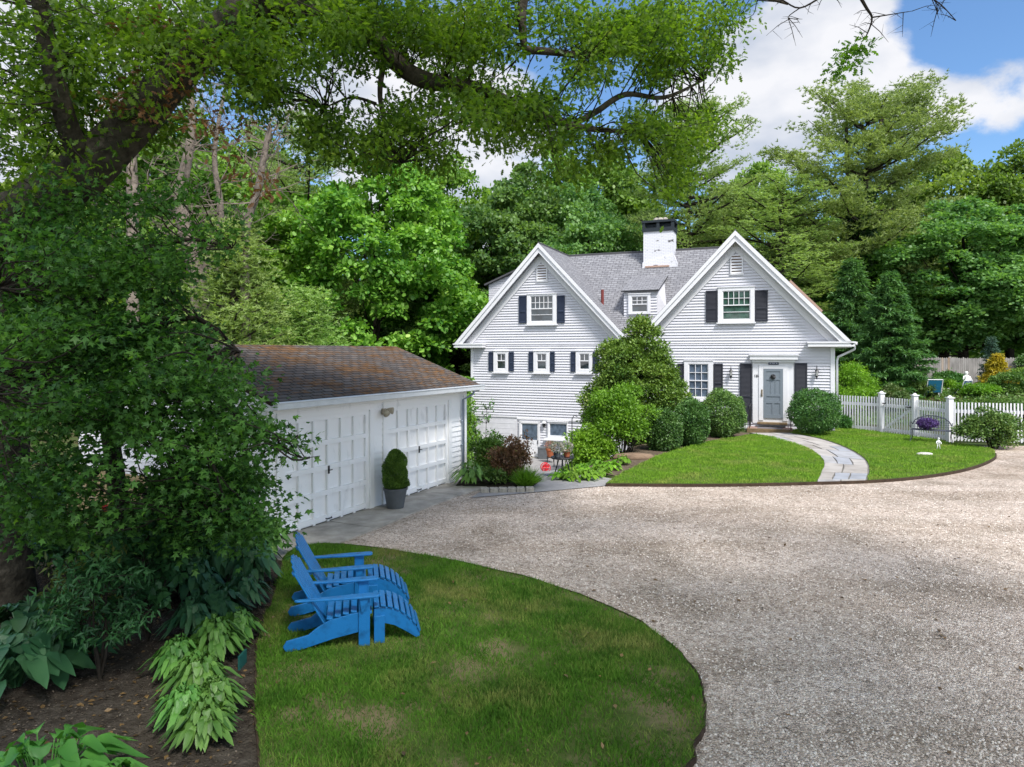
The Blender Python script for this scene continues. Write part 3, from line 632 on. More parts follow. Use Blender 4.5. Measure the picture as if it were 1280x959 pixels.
m = MB(); m.tube([(dx0-.055, -.13, dz0+.92), (dx0-.055, -.15, dz0+1.0), (dx0-.055, -.13, dz0+1.12)], .014, 6); m.box(dx0-.08, dx0-.03, -.115, -.1005, dz0+.88, dz0+1.18); m.build('handle', mat('brass', (.30, .20, .08), .35, .5, 1), dr)
m = MB(); kx, kz = F(966.4, 471); 
for k in range(10):
    a = k*2*math.pi/10; m.tube([(kx, -.13, kz), (kx+.1*math.cos(a), -.125, kz+.1*math.sin(a))], [.04, .03], 5)
m.build('door_wreath', M['black'], dr)
# name board over the door, house number beside it
m = MB(); p0, q1 = F(960.6, 452.4); p1, q0 = F(973.4, 456); m.box(p0, p1, -.125, -.101, q0, q1); nb = m.build('name_board', M['navy'], house)
m = MB(); n = 9
for k in range(n):
    if k in (2, 6): continue
    x = p0+.06+(p1-p0-.12)*k/(n-1); m.box(x-.012, x+.012, -.1285, -.1255, q0+.035, q0+.035+(.045 if k % 2 else .035))
m.build('board_lettering', mat('grey_lettering', (.45, .46, .5), .6), nb)
def text(s, size, loc, mt, par, name='lettering', th=.006):
    cu = bpy.data.curves.new(name, 'FONT'); cu.body = s; cu.size = size; cu.extrude = th; cu.align_x = 'CENTER'
    t = bpy.data.objects.new('tmp', cu); col.objects.link(t); bpy.context.view_layer.update()
    me = bpy.data.meshes.new_from_object(t); bpy.data.objects.remove(t)
    o = bpy.data.objects.new(name, me); col.objects.link(o); me.materials.clear(); me.materials.append(mt); o.parent = par; o.location = loc; o.rotation_euler = (R(90), 0, 0)
    return o
nx_, nz_ = F(946.3, 470.6); text('186', .16, (nx_, -.078, nz_-.03), M['black'], house, 'house_number')
# sconces
for px in (914, 1020.8):
    x, z1 = F(px, 459); _, z0 = F(px, 476); m = MB()
    zc_ = (z0+z1)/2; m.box(x-.04, x+.04, -.05, -.02, zc_-.12, zc_+.06); m.tube([(x, -.05, zc_-.02), (x, -.13, zc_-.06), (x, -.17, zc_-.02)], .012, 6)
    m.lathe([(.03, 0), (.05, .02), (.05, .035)], (x, -.17, zc_-.1), 8); m.lathe([(.085, 0), (.05, .07), (.02, .1), (.012, .22), (.004, .26)], (x, -.17, zc_+.1), 8)
    for k in range(4): a = k*math.pi/2+.78; m.tube([(x+.045*math.cos(a), -.17+.045*math.sin(a), zc_-.07), (x+.075*math.cos(a), -.17+.075*math.sin(a), zc_+.1)], .006, 4)
    m.lathe([(.01, -.12), (.03, -.06), (.03, 0)], (x, -.17, zc_-.1), 6)
    sn = m.build('wall_lantern', M['black'], house)
    m = MB(); m.lathe([(.038, 0), (.06, .155)], (x, -.17, zc_-.065), 8); m.build('lamp_glass', mat('lantern_glass', (.5, .5, .48), .1, .6), sn)
# gutter and downspout on the right corner
m = MB(); gx = 3.02
m.box(gx, gx+.13, -.42, D, 3.52, 3.64)
m.tube([(gx+.05, -.3, 3.52), (gx+.05, -.22, 3.36), (XR+.14, -.02, 3.05), (XR+.1, .02, 2.9), (XR+.1, .02, .3)], .045, 8)
m.build('downspout', M['white'], house, smooth=True)
# steps
m = MB(); a, _ = F(947, 524); b_, _ = F(984.3, 524); m.box(a, b_, -.32, -.02, .28, .36)
m.build('door_sill', M['step'], house, bevel=.01)
m = MB(); a, _ = F(934.8, 534, -1); b_, _ = F(990, 534, -1); m.box(a-.02, b_+.02, -.98, -.02, .0, .16); st = m.build('door_step', M['stepside'], house)
m = MB(); m.box(a-.04, b_+.04, -1.03, -.90, -.02, .165); m.build('step_edge', M['step'], st, bevel=.01)
m = MB(); m.box(a+.35, b_-.35, -.85, -.38, .161, .175); m.build('door_mat', mat('grey_door_mat', (.16, .15, .16), .95, .05), st)
m = MB()
x0, _ = F(945, 500, -.5)
for (xx, sg) in ((F(937.5, 530, -.6)[0], 1), (F(988.5, 530, -.6)[0], -1)):
    m = MB(); zt_ = 1.02
    m.tube([(xx, -.92, .16), (xx, -.92, zt_)], .018, 6); m.tube([(xx, -.12, .16), (xx, -.12, zt_+.06)], .018, 6)
    m.tube([(xx, -1.0, zt_-.08), (xx, -.97, zt_+.02), (xx, -.9, zt_+.02), (xx, -.1, zt_+.08)], .02, 6)
    m.tube([(xx, -.92, .3), (xx, -.12, .34)], .01, 5)
    for k in range(1, 6): y = -.92+.8*k/6; m.tube([(xx, y, .31), (xx, y, zt_+.04)], .008, 5)
    m.build('handrail', M['black'], house)
# basement door, lamp and window
m = MB(); a, zt_ = F(650, 526.8); b_, _ = F(675.6, 527); c, gt = F(653.2, 529.6); d, gb = F(672.2, 550.2)
z0 = -1.66
m.box(a, a+.08, -.1, .0, z0, zt_); m.box(b_-.08, b_, -.1, .0, z0, zt_); m.box(a, b_, -.1, .0, zt_-.06, zt_+.03)
bf = m.build('basement_door', M['white'], house)
m = MB(); m.box(a+.08, c, -.07, -.02, z0, zt_-.06); m.box(d, b_-.08, -.07, -.02, z0, zt_-.06); m.box(c, d, -.07, -.02, gt, zt_-.06); m.box(c, d, -.07, -.02, z0, gb)
m.box(c+.03, d-.03, -.075, -.0705, z0+.42, gb-.12); m.box(c+.03, d-.03, -.075, -.0705, z0+.12, z0+.36)
m.build('door_leaf', M['white'], bf)
m = MB(); m.box(c, d, -.045, -.035, gb, gt); m.build('pane', M['curtain'], bf)
m = MB(); m.box(d+.02, d+.06, -.11, -.07, gb-.16, gb+.0); m.build('handle', M['black'], bf)
m = MB(); m.box(a-.05, b_+.05, -.42, .0, z0-.06, z0-.0); m.build('threshold', M['granite'], bf)
m = MB(); lx, lz = F(681, 529.5); m.lathe([(.03, -.16), (.07, -.1), (.075, 0), (.02, .03)], (lx, -.12, lz), 10); m.box(lx-.05, lx+.05, -.05, .01, lz-.05, lz+.09); sl = m.build('wall_lamp', M['black'], house)
m = MB(); m.lathe([(.11, 0), (.09, .06), (.03, .1)], (lx, -.12, lz+.03), 12); m.build('lamp_hood', M['white'], sl)
window((685.5, 710.6, 527.5, 547.5), (688.3, 708.8, 530, 545), 1, 1, 1, 1, M['curtain'], t=.02, split=0.)
m = MB(); sx, sz = F(681, 548); ex, _ = F(712, 548); m.box(sx, ex, -.34, .0, sz-.05, sz); m.build('wall_shelf', M['white'], house)
# ------------------------------------------------------------------ garage
GR = math.atan2(.8933, .4495)
gar = empty('garage', GO, GR)
tag(gar, 'white two-door garage under a mossy brown shingle roof', 'garage')
U0, U1 = -.55, 6.02; GDp = 5.2; WT = 2.36
doors = ((-.22, 2.166), (2.734, 5.20))
m = MB()
def gclap(m, u0, u1, z0, z1):
    z = z0
    while z < z1-.001: t = min(z+.125, z1); m.quad((u0, -.02, z), (u1, -.02, z), (u1, 0, t), (u0, 0, t)); m.quad((u0, 0, z), (u1, 0, z), (u1, -.02, z), (u0, -.02, z)); z = t
gclap(m, U0, doors[0][0], -.1, WT); gclap(m, doors[0][1], doors[1][0], -.1, WT); gclap(m, doors[1][1], U1, -.1, WT)
for a, b_ in ((U0, doors[0][0]), (doors[0][1], doors[1][0]), (doors[1][1], U1)): m.box(a, b_, .004, .15, -.3, WT)
for a, b_ in doors: m.box(a, b_, .0, .15, 2.16, WT)
# end walls, gable shaped
RD = 2.3; EZ = 2.42; GS = (3.4-EZ)/(RD+.3)
def rz(d): return 3.36-GS*abs(d-RD)-.07
for ux in (U0, U1):
    m.prism([(ux, .15, -.4), (ux, GDp, -.9), (ux, GDp, rz(GDp)), (ux, RD, rz(RD)), (ux, .15, rz(.15))], (.12 if ux < 0 else -.12, 0, 0))
    z = -.1
    while z < 3.2:
        y0 = .0 if z < WT else RD-(3.28-z)/GS; y1 = GDp if z < rz(GDp) else RD+(3.28-z)/GS; s_ = -1 if ux < 0 else 1
        if y1-y0 > .1: m.quad((ux+s_*.022, y0, z), (ux+s_*.022, y1, z), (ux+s_*.002, y1, z+.125), (ux+s_*.002, y0, z+.125)); m.quad((ux, y0, z), (ux, y1, z), (ux+s_*.022, y1, z), (ux+s_*.022, y0, z))
        z += .125
m.box(U0+.12, U1-.12, GDp-.12, GDp, -.9, rz(GDp))
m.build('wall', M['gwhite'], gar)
m = MB()
slab(m, (U0-.2, -.34, EZ), (U1+.22, -.34, EZ), (U1+.22, RD, 3.4), (U0-.2, RD, 3.4), .07)
slab(m, (U0-.2, RD+.001, 3.4), (U1+.22, RD+.001, 3.4), (U1+.22, GDp+.3, 3.4-GS*(GDp+.3-RD)), (U0-.2, GDp+.3, 3.4-GS*(GDp+.3-RD)), .07)
gr_ = m.build('roof', M['mossroof'], gar)
m = MB()
m.box(U0-.2, U1+.22, -.46, -.345, EZ-.13, EZ-.02); m.box(U0-.22, U1+.24, -.475, -.335, EZ-.03, EZ-.005)
m.build('gutter', mat('aluminium_gutter', (.62, .64, .66), .5, .4, vary=.1), gr_, bevel=.01)
m = MB()
m.box(U0-.15, U1+.1, -.34, -.0, EZ-.13, EZ-.10)
m.box(U0, U1, -.035, -.0, 2.19, 2.33)
for ux, s_ in ((U0-.17, -1), (U1+.13, 1)):
    m.prism([(ux, -.34, EZ-.2), (ux, RD, 3.2), (ux, RD, 3.33), (ux, -.34, EZ-.07)], (.04, 0, 0)); m.prism([(ux, GDp+.3, 3.2-GS*(GDp+.3-RD)), (ux, RD, 3.2), (ux, RD, 3.33), (ux, GDp+.3, 3.33-GS*(GDp+.3-RD))], (.04, 0, 0))
m.box(U1-.10, U1+.03, -.04, .12, -.08, WT-.05); m.box(U0-.03, U0+.10, -.04, .12, -.08, WT-.05)
for a, b_ in doors: m.box(a-.13, a, -.045, .05, .0, 2.19); m.box(b_, b_+.13, -.045, .05, .0, 2.19); m.box(a, b_, -.045, .05, 2.07, 2.19)
m.build('trim', M['gwhite'], gar)
m = MB(); m.tube([(U1-.2, -.40, EZ-.12), (U1-.2, -.36, 2.2), (U1-.2, -.075, 2.05), (U1-.2, -.075, .1)], .032, 8)
for z in (.9, 1.5): m.box(U1-.25, U1-.15, -.08, -.03, z, z+.03)
m.build('downspout', mat('grey_pipe', (.28, .33, .40), .5), gar, smooth=True)
for a, b_ in doors:
    m = MB(); z0, z1 = .05, 2.07; y = .045
    m.box(a, b_, y, y+.03, z0, z1)
    def stile(x0, x1, za, zb2): m.box(x0, x1, y-.05, y-.0005, za, zb2)
    nrow = 4; ncol = 6; mid = (a+b_)/2
    cols = [a+.07+(b_-a-.14)*k/ncol for k in range(ncol+1)]
    rows = [z0+.08+(z1-z0-.13)*k/nrow for k in range(nrow+1)]
    sw = .03
    for x in cols[1:-1]: stile(x-sw, x+sw, z0, z1)
    stile(a, cols[0]+sw, z0, z1); stile(cols[-1]-sw, b_, z0, z1)
    for z in rows:
        for c0, c1 in zip(cols[:-1], cols[1:]): stile(c0+sw, c1-sw, max(z0, z-.045), min(z1, z+.045))
    gd = m.build('garage_door', M['gwhite'], gar)
    m = MB(); xm = cols[3]; m.box(xm-.02, xm+.02, y-.065, y-.045, .95, 1.1); m.tube([(xm-.0, y-.04, 1.02), (xm, y-.09, 1.02), (xm+.06, y-.09, 1.02)], .01, 6)
    m.build('handle', M['black'], gd)
    m = MB(); m.tube([(xm-.08, y-.04, .12), (xm-.06, y-.075, .11), (xm+.06, y-.075, .11), (xm+.08, y-.04, .12)], .012, 6); m.build('pull', M['black'], gd)
lx = 2.62; lz = 2.0
m = MB(); m.box(lx-.06, lx+.06, -.05, -.02, lz-.06, lz+.06)
for sg in (-1, 1): m.tube([(lx, -.05, lz), (lx+sg*.07, -.1, lz+.02), (lx+sg*.1, -.2, lz-.02+sg*.03)], [.035, .045, .075], 10)
m.build('flood_light', mat('dusty_beige_metal', (.50, .44, .33), .6, vary=.4, scale=20), gar, smooth=True)
# ------------------------------------------------------------------ foliage tools
def unit(a): return a/np.maximum(np.linalg.norm(a, axis=1, keepdims=True), 1e-9)
def rdir(r, n): return unit(r.normal(size=(n, 3)))
T_DIAM = (np.array([(0, 0, 0), (.45, .28, .05), (1, 0, -.08), (.45, -.28, .05)]), [(0, 1, 2), (0, 2, 3)])
T_QUAD = (np.array([(0, .1, 0), (.35, .42, 0), (.9, .28, -.05), (1.05, -.15, -.05), (.6, -.42, 0), (.1, -.3, 0)]), [(0, 1, 2, 3, 4, 5)])
T_LONG = (np.array([(0, 0, 0), (.35, .14, .05), (1, 0, -.18), (.35, -.14, .05)]), [(0, 1, 2), (0, 2, 3)])
T_BLADE = (np.array([(0, .085, 0), (0, -.085, 0), (.6, 0, .02), (1, 0, -.05)]), [(0, 1, 2), ])
def star(n, deep, asp=.9):
    v = [(0, 0, 0)]
    for k in range(2*n+1):
        a = math.pi*(1-2*k/(2*n)); a = a*.93
        r = (1 if k % 2 == 1 else deep)*(1-.28*abs(a)/math.pi)
        v.append((.35+r*.62*math.cos(a), r*.62*asp*math.sin(a), -.08*r))
    return np.array(v), [(0, i, i+1) for i in range(1, len(v)-1)]
T_MAPLE = star(5, .42)
T_OAK = (np.array([(0, 0, 0), (.22, .08, 0), (.27, .25, -.03), (.42, .09, 0), (.52, .30, -.05), (.64, .09, 0), (.78, .22, -.08), (1, 0, -.1), (.78, -.22, -.08), (.64, -.09, 0), (.52, -.30, -.05), (.42, -.09, 0), (.27, -.25, -.03), (.22, -.08, 0)]),
         [(0, 1, 13), (1, 2, 3), (1, 3, 11, 13), (11, 12, 13), (3, 4, 5), (3, 5, 9, 11), (9, 10, 11), (5, 6, 7), (5, 7, 9), (7, 8, 9)])
def leafmesh(name, P, D, U, S, tmpl, mt, extra=None):
    """one mesh of many leaves: P base points, D pointing directions, U facing directions, S sizes"""
    tv, tf = tmpl; n = len(P); k = len(tv)
    X = unit(D); Y = unit(np.cross(U, X)); Z = np.cross(X, Y)
    S = np.broadcast_to(np.asarray(S, float).reshape(-1, 1, 1) if np.ndim(S) else np.full((n, 1, 1), S), (n, 1, 1))
    V = P[:, None, :]+S*(tv[None, :, 0:1]*X[:, None, :]+tv[None, :, 1:2]*Y[:, None, :]+tv[None, :, 2:3]*Z[:, None, :])
    V = V.reshape(-1, 3)
    ls = np.array([len(f) for f in tf]); idx = np.concatenate([np.array(f) for f in tf])
    loops = (idx[None, :]+(np.arange(n)*k)[:, None]).ravel(); cnt = np.tile(ls, n)
    if extra is not None:                       # extra = MB with stems, appended with material slot 1
        ev = np.array(extra.v).reshape(-1, 3); el = np.concatenate([np.array(f) for f in extra.f])+len(V); ec = np.array([len(f) for f in extra.f])
        V = np.vstack([V, ev]); loops = np.concatenate([loops, el]); nleaf = len(cnt); cnt = np.concatenate([cnt, ec])
    me = bpy.data.meshes.new(name); me.vertices.add(len(V)); me.vertices.foreach_set('co', V.astype(np.float32).ravel())
    me.loops.add(len(loops)); me.loops.foreach_set('vertex_index', loops.astype(np.int32))
    me.polygons.add(len(cnt)); st = np.concatenate([[0], np.cumsum(cnt)[:-1]]); me.polygons.foreach_set('loop_start', st.astype(np.int32)); me.polygons.foreach_set('loop_total', cnt.astype(np.int32))
    me.materials.append(mt)
    if extra is not None:
        me.materials.append(extra.mt); mi = np.zeros(len(cnt), np.int32); mi[nleaf:] = 1; me.polygons.foreach_set('material_index', mi)
    me.update(calc_edges=True); me.validate()
    return me
def link(name, me, parent=None, loc=None):
    o = bpy.data.objects.new(name, me); col.objects.link(o); o.parent = parent
    if loc is not None: o.location = loc
    return o
def clumps(r, C, Rr, per, flat=.75, lo=.55, up=.5, droop=.0):
    """leaves through clump shells; C (m,3) centres, Rr (m,) radii, per leaves per clump"""
    m = len(C); per = np.maximum(3, (per*(Rr/np.mean(Rr))**2)).astype(int); ix = np.repeat(np.arange(m), per); n = len(ix)
    d = rdir(r, n); d[:, 2] = np.where(d[:, 2] < -.35, -d[:, 2], d[:, 2])
    rad = (lo+(1-lo)*r.random(n)**.6)*(1+.18*r.normal(size=n)); q = d*rad[:, None]*Rr[ix][:, None]; q[:, 2] *= flat
    P = C[ix]+q
    U = unit(d*.6+np.array([0, 0, up])+r.normal(size=(n, 3))*.45)
    D = unit(d+r.normal(size=(n, 3))*.7-np.array([0, 0, droop])); return P, D, U
def env_clumps(r, n, rx, ry, rz_, cz, inner=.55, bottom=-.8):
    d = rdir(r, n*3); d = d[d[:, 2] > bottom][:n]; rr = inner+(1-inner)*r.random(len(d))**.5
    lump = 1+.13*np.sin(d[:, 0]*5+1.3)*np.cos(d[:, 1]*4+.7)+.1*np.sin(d[:, 2]*7+d[:, 0]*3)
    return d*(rr*lump)[:, None]*np.array([rx, ry, rz_])+np.array([0, 0, cz])
def mk_broad(seed, h, wd, mt, n=150, cr=1.15, per=330, ls=.23, tmpl=T_QUAD, low=.12, bark='bark', tr=.28):
    r = np.random.default_rng(seed); cz = h*(1+low)/2; rz_ = h*(1-low)/2
    C = env_clumps(r, n, wd/2-cr*.6, wd/2-cr*.6, rz_-cr*.5, cz, .6)
    # narrower toward the top
    k = np.clip((C[:, 2]-cz)/rz_, 0, 1); C[:, :2] *= (1-.25*k**2)[:, None]
    Rr = cr*(.65+.7*r.random(len(C)))
    P, D, U = clumps(r, C, Rr, per, flat=.62, up=.75, droop=.25)
    crown = leafmesh('crown', P, D, U, ls*(.7+.6*r.random(len(P))), tmpl, mt)
    t = MB(); rg = random.Random(seed)
    pts = [(0, 0, -.3), (rg.uniform(-.1, .1), 0, h*.2), (rg.uniform(-.3, .3), rg.uniform(-.3, .3), h*.5), (rg.uniform(-.4, .4), rg.uniform(-.4, .4), h*.85)]
    p, rd = smooth_path(pts, [tr*1.3, tr, tr*.65, .04], 3); t.tube(p, rd, 9)
    for i in r.choice(len(C), min(26, len(C)), replace=False):
        c = Vector(C[i]); z0 = max(h*.15, min(c.z*.6, h*.6)); b0 = Vector((0, 0, z0)); md = b0.lerp(c, .5)+Vector((0, 0, -.3))
        p, rd = smooth_path([b0, md, c], [tr*.35, tr*.22, .02], 3); t.tube(p, rd, 5, cap=False)
    return crown, t, bark
def mk_pine(seed, h, wd, mt, start=.25, nb=46, per=16, ls=.34, flat_top=.6, bark='bark', tr=.3, tn=7):
    """soft-needled pine: flat feathery sprays along long level limbs"""
    r = np.random.default_rng(seed); t = MB(); lean = r.normal(size=2)*.3
    def axis(z): return Vector((lean[0]*math.sin(z/h*2.5), lean[1]*math.sin(z/h*2.0), z))
    p, rd = smooth_path([axis(z) for z in np.linspace(-.3, h*.96, 7)], list(np.linspace(tr*1.2, .05, 7)), 3); t.tube(p, rd, 9)
    Ps = []; Ds = []; Us = []; Ss = []
    for i in range(nb):
        f = start+(1-start)*(i+.5*r.random())/nb; z = h*f
        prof = math.sin(math.pi*min(1, (f-start)/(1-start)*.72+.2))**.7 if flat_top else 1-f
        ln = wd/2*prof*(.55+.6*r.random())*(1 if f < .93 else .75); az = i*2.4+r.normal()*.4
        d = Vector((math.cos(az), math.sin(az), 0)); rise = .1+.35*(f-start)+r.normal()*.08
        a = axis(z); b = a+d*ln+Vector((0, 0, ln*rise)); md = a.lerp(b, .55)+Vector((0, 0, -ln*.06))
        pp, rr = smooth_path([a, md, b], [.05+ln*.014, .03+ln*.008, .012], 4); t.tube(pp, rr, 5, cap=False)
        side = Vector((-d.y, d.x, 0)); npad = int(4+ln*2.4)
        for k in range(npad):
            u = .28+.72*(k+r.random())/npad; q = pp[min(len(pp)-1, int(u*(len(pp)-1)))]
            off = side*r.normal()*ln*.17*(1.25-u*.55); c = q+off+Vector((0, 0, .10*abs(r.normal())))
            if k % 2 == 0: t.tube([q, c], [.015, .008], 3, cap=False)
            m = per; g = np.array(c)+r.normal(size=(m, 3))*np.array([.34, .34, .10])
            for _ in range(tn):
                dd = unit(r.normal(size=(m, 3))*np.array([.8, .8, .38])+np.array([d.x*.55, d.y*.55, .5])); Ps.append(g); Ds.append(dd); Us.append(unit(r.normal(size=(m, 3))+np.array([0, 0, .6]))); Ss.append(ls*(.6+.6*r.random(m)))
    P = np.vstack(Ps); D = np.vstack(Ds); U = np.vstack(Us); S = np.concatenate(Ss)
    return leafmesh('crown', P, D, U, S, T_BLADE, mt), t, bark
def mk_spruce(seed, h, wd, mt, nb=120, ls=.16, start=.02, per=9, dense=5.5, tn=3, droop=.25):
    r = np.random.default_rng(seed); t = MB(); t.tube([(0, 0, -.2), (0, 0, h*.97)], [h*.018+.03, .015], 7)
    Ps = []; Ds = []; Us = []; Ss = []
    for i in range(nb):
        f = start+(1-start)*(i+r.random()*.6)/nb; f = f**.9; z = h*f; ln = wd/2*(1-f)**.8*(.75+.45*r.random())+.06; az = i*2.4+r.normal()*.3
        d = np.array([math.cos(az), math.sin(az), 0]); t.tube([(0, 0, z), tuple(d*ln*.9+np.array([0, 0, z-ln*droop*.6]))], [.02, .006], 3, cap=False)
        sd_ = np.array([-d[1], d[0], 0]); npad = int(2+ln*dense)
        for k in range(npad):
            u = .2+.8*(k+r.random())/npad; lat = r.normal()*ln*.20*(1.15-u); c = d*ln*u+sd_*lat+np.array([0, 0, z-ln*u*droop+ln*u*u*.12])
            m = per; g = c+r.normal(size=(m, 3))*np.array([.09, .09, .035])*(ls/.16)
            for _ in range(tn):
                Ps.append(g); Ds.append(unit(r.normal(size=(m, 3))*.5+d*.8+sd_*np.sign(lat)*.45+np.array([0, 0, -.05]))); Us.append(unit(r.normal(size=(m, 3))*.4+np.array([0, 0, 1]))); Ss.append(ls*(.6+.7*r.random(m)))
    return leafmesh('crown', np.vstack(Ps), np.vstack(Ds), np.vstack(Us), np.concatenate(Ss), T_LONG, mt), t, 'bark'
def put_tree(proto, name, label, cat, loc, rz=0, s=(1, 1, 1), group=None, parts=('trunk', 'crown')):
    """first use links fresh meshes; later uses share the mesh data"""
    crown, t, bark = proto[:3]
    if len(proto) == 3:
        me = None
        tr_o = t.build(parts[0], M[bark], None, smooth=True); proto_me = tr_o.data; proto.append(proto_me)
    else:
        tr_o = bpy.data.objects.new(parts[0], proto[3]); col.objects.link(tr_o)
    e = empty(name, loc, rz); e.scale = s; tag(e, label, cat, group)
    tr_o.parent = e; link(parts[1], crown, e); return e
# leaf colours
M['l_maple'] = leafmat('bright_maple_leaf', (.06, .18, .02), (.26, .45, .07), .42, nscale=.3, c3=(.45, .58, .13))
M['l_maple2'] = leafmat('deep_maple_leaf', (.06, .16, .045), (.21, .37, .105), .45, nscale=.3)
M['l_wood'] = leafmat('mixed_wood_leaf', (.07, .16, .025), (.21, .35, .06), .42, nscale=.25)
M['l_olive'] = leafmat('olive_wood_leaf', (.10, .18, .03), (.27, .38, .08), .42, nscale=.3)
M['l_pine'] = leafmat('pine_needle', (.13, .21, .055), (.38, .49, .16), .42, nscale=.4)
M['l_pine2'] = leafmat('pale_pine_needle', (.17, .27, .07), (.38, .50, .17), .42, nscale=.4)
M['l_spruce'] = leafmat('spruce_needle', (.04, .11, .035), (.13, .25, .07), .3, nscale=.8)
M['l_oak'] = leafmat('oak_leaf', (.045, .13, .014), (.21, .38, .035), .58, nscale=.7, c3=(.28, .36, .07))
M['l_acer'] = leafmat('lower_maple_leaf', (.03, .10, .022), (.12, .28, .055), .55, nscale=1, c3=(.20, .38, .06))
M['l_dead'] = leafmat('withered_leaf', (.13, .055, .025), (.26, .13, .065), .3, nscale=1)
M['l_ivy'] = leafmat('ivy_leaf', (.015, .05, .012), (.04, .10, .02), .2, nscale=1)
# ------------------------------------------------------------------ background trees
p_mapA = list(mk_broad(1, 15, 13, M['l_maple'], n=430, cr=.78, per=170, ls=.20, low=.03))
p_mapB = list(mk_broad(2, 15, 12, M['l_maple2'], n=400, cr=.75, per=170, ls=.195, low=.03))
p_wood = list(mk_broad(3, 14, 12, M['l_wood'], n=330, cr=.8, per=150, ls=.21, low=.05))
p_oliv = list(mk_broad(4, 13, 12, M['l_olive'], n=330, cr=.75, per=150, ls=.20, low=.05))
p_pine = list(mk_pine(5, 20, 12, M['l_pine'], nb=80, per=15))
p_pin2 = list(mk_pine(6, 19, 10.5, M['l_pine2'], nb=80, per=15, start=.08))
p_pin3 = list(mk_pine(16, 9, 8, M['l_pine2'], nb=75, per=14, start=.12, flat_top=0, ls=.30, tr=.16))
GT = 'trees closing the view behind the house'
def bt(proto, name, label, px, Y, h, wd, H0, W0, rz=0, cat='tree', group=GT):
    x = (px-CX)/FPX*Y; z = float(hgt(x, Y)); return put_tree(proto, name, label, cat, (x, Y, z-.1), R(rz), (wd/W0, wd/W0, h/H0), group)
bt(p_mapA, 'maple_tree', 'bright yellow-green maple with dense clumps behind the garage roof', 468, 42, 17.2, 14, 15, 13, 20)
bt(p_mapB, 'maple_tree', 'darker rounded maple rising behind the left gable of the house', 645, 51, 18.6, 13, 15, 12, 0)
bt(p_mapB, 'maple_tree', 'deep green maple just left of the chimney, behind the main ridge', 735, 48, 16.6, 11.5, 15, 12, 130)
bt(p_mapA, 'maple_tree', 'far maple whose top shows over the gap between the two big maples', 570, 56, 20, 14, 15, 13, 200)
bt(p_pine, 'pine_tree', 'tall pine with drooping sprays behind and above the chimney', 858, 46, 20.5, 10.5, 20, 12, 40)
bt(p_pin2, 'pine_tree', 'pine with feathery limbs between the chimney and the right gable', 905, 48, 14.5, 10, 19, 10.5, 10)
bt(p_oliv, 'tree', 'rounded olive-green tree on the skyline just right of the chimney pine', 950, 60, 18, 13, 13, 12, 70)
bt(p_pin2, 'pine_tree', 'low spreading pine directly behind the peak of the right gable', 985, 43, 12.5, 11, 19, 10.5, 150)
bt(p_oliv, 'tree', 'pale olive tree on the skyline right of the tall bare-topped pine', 1180, 56, 17.8, 14, 13, 12, 200)
bt(p_wood, 'tree', 'broad green tree closing the skyline at the right edge of the photo', 1262, 54, 17.5, 13, 14, 12, 60)
bt(p_wood, 'tree', 'tree beyond the right edge whose leaves run out of the photo', 1385, 52, 16, 13, 14, 12, 160)
bt(p_mapB, 'maple_tree', 'large dark maple overhanging the grey stockade fence', 1205, 44, 11.8, 12, 15, 12, 80)
bt(p_mapB, 'maple_tree', 'dark maple behind the fence at the far right edge', 1300, 43, 11.2, 10, 15, 12, 240)
bt(p_wood, 'tree', 'leafy tree low behind the right eave of the house', 1075, 46, 9.5, 9, 14, 12, 10)
bt(p_pin3, 'pine_tree', 'pale feathery pine standing close behind the garage on the left', 300, 26, 9.5, 9.5, 9, 8, 30)
bt(p_pin3, 'pine_tree', 'second pale feathery pine behind the garage roof, nearer the bright maple', 385, 29, 7.6, 9.0, 9, 8, 150)
bt(p_pin2, 'pine_tree', 'tall pale pine left of the bright maple', 385, 43, 19, 10, 19, 10.5, 220)
bt(p_wood, 'tree', 'green tree seen through the gap left of the pale pine', 225, 38, 16, 13, 14, 12, 120)
bt(p_oliv, 'tree', 'sunlit olive tree far behind the foreground trunk', 90, 40, 15, 15, 13, 12, 20)
bt(p_wood, 'tree', 'tree at the far left edge behind the dark trunk', -40, 34, 12, 11, 14, 12, 300)
bt(p_wood, 'tree', 'tall far tree filling the gap left of the chimney', 772, 60, 21.5, 14, 14, 12, 250)
bt(p_wood, 'tree', 'tall far tree behind the peak of the left gable', 690, 58, 21, 13, 14, 12, 20)
bt(p_wood, 'tree', 'tall tree seen above the pale pine, beneath the hanging oak leaves', 310, 50, 19, 13, 14, 12, 90)
bt(p_mapB, 'maple_tree', 'dark maple behind the house between the two gables', 850, 56, 14, 13, 15, 12, 30)
bt(p_mapB, 'maple_tree', 'dark maple low between garage roof and house', 565, 48, 10, 10, 15, 12, 170)
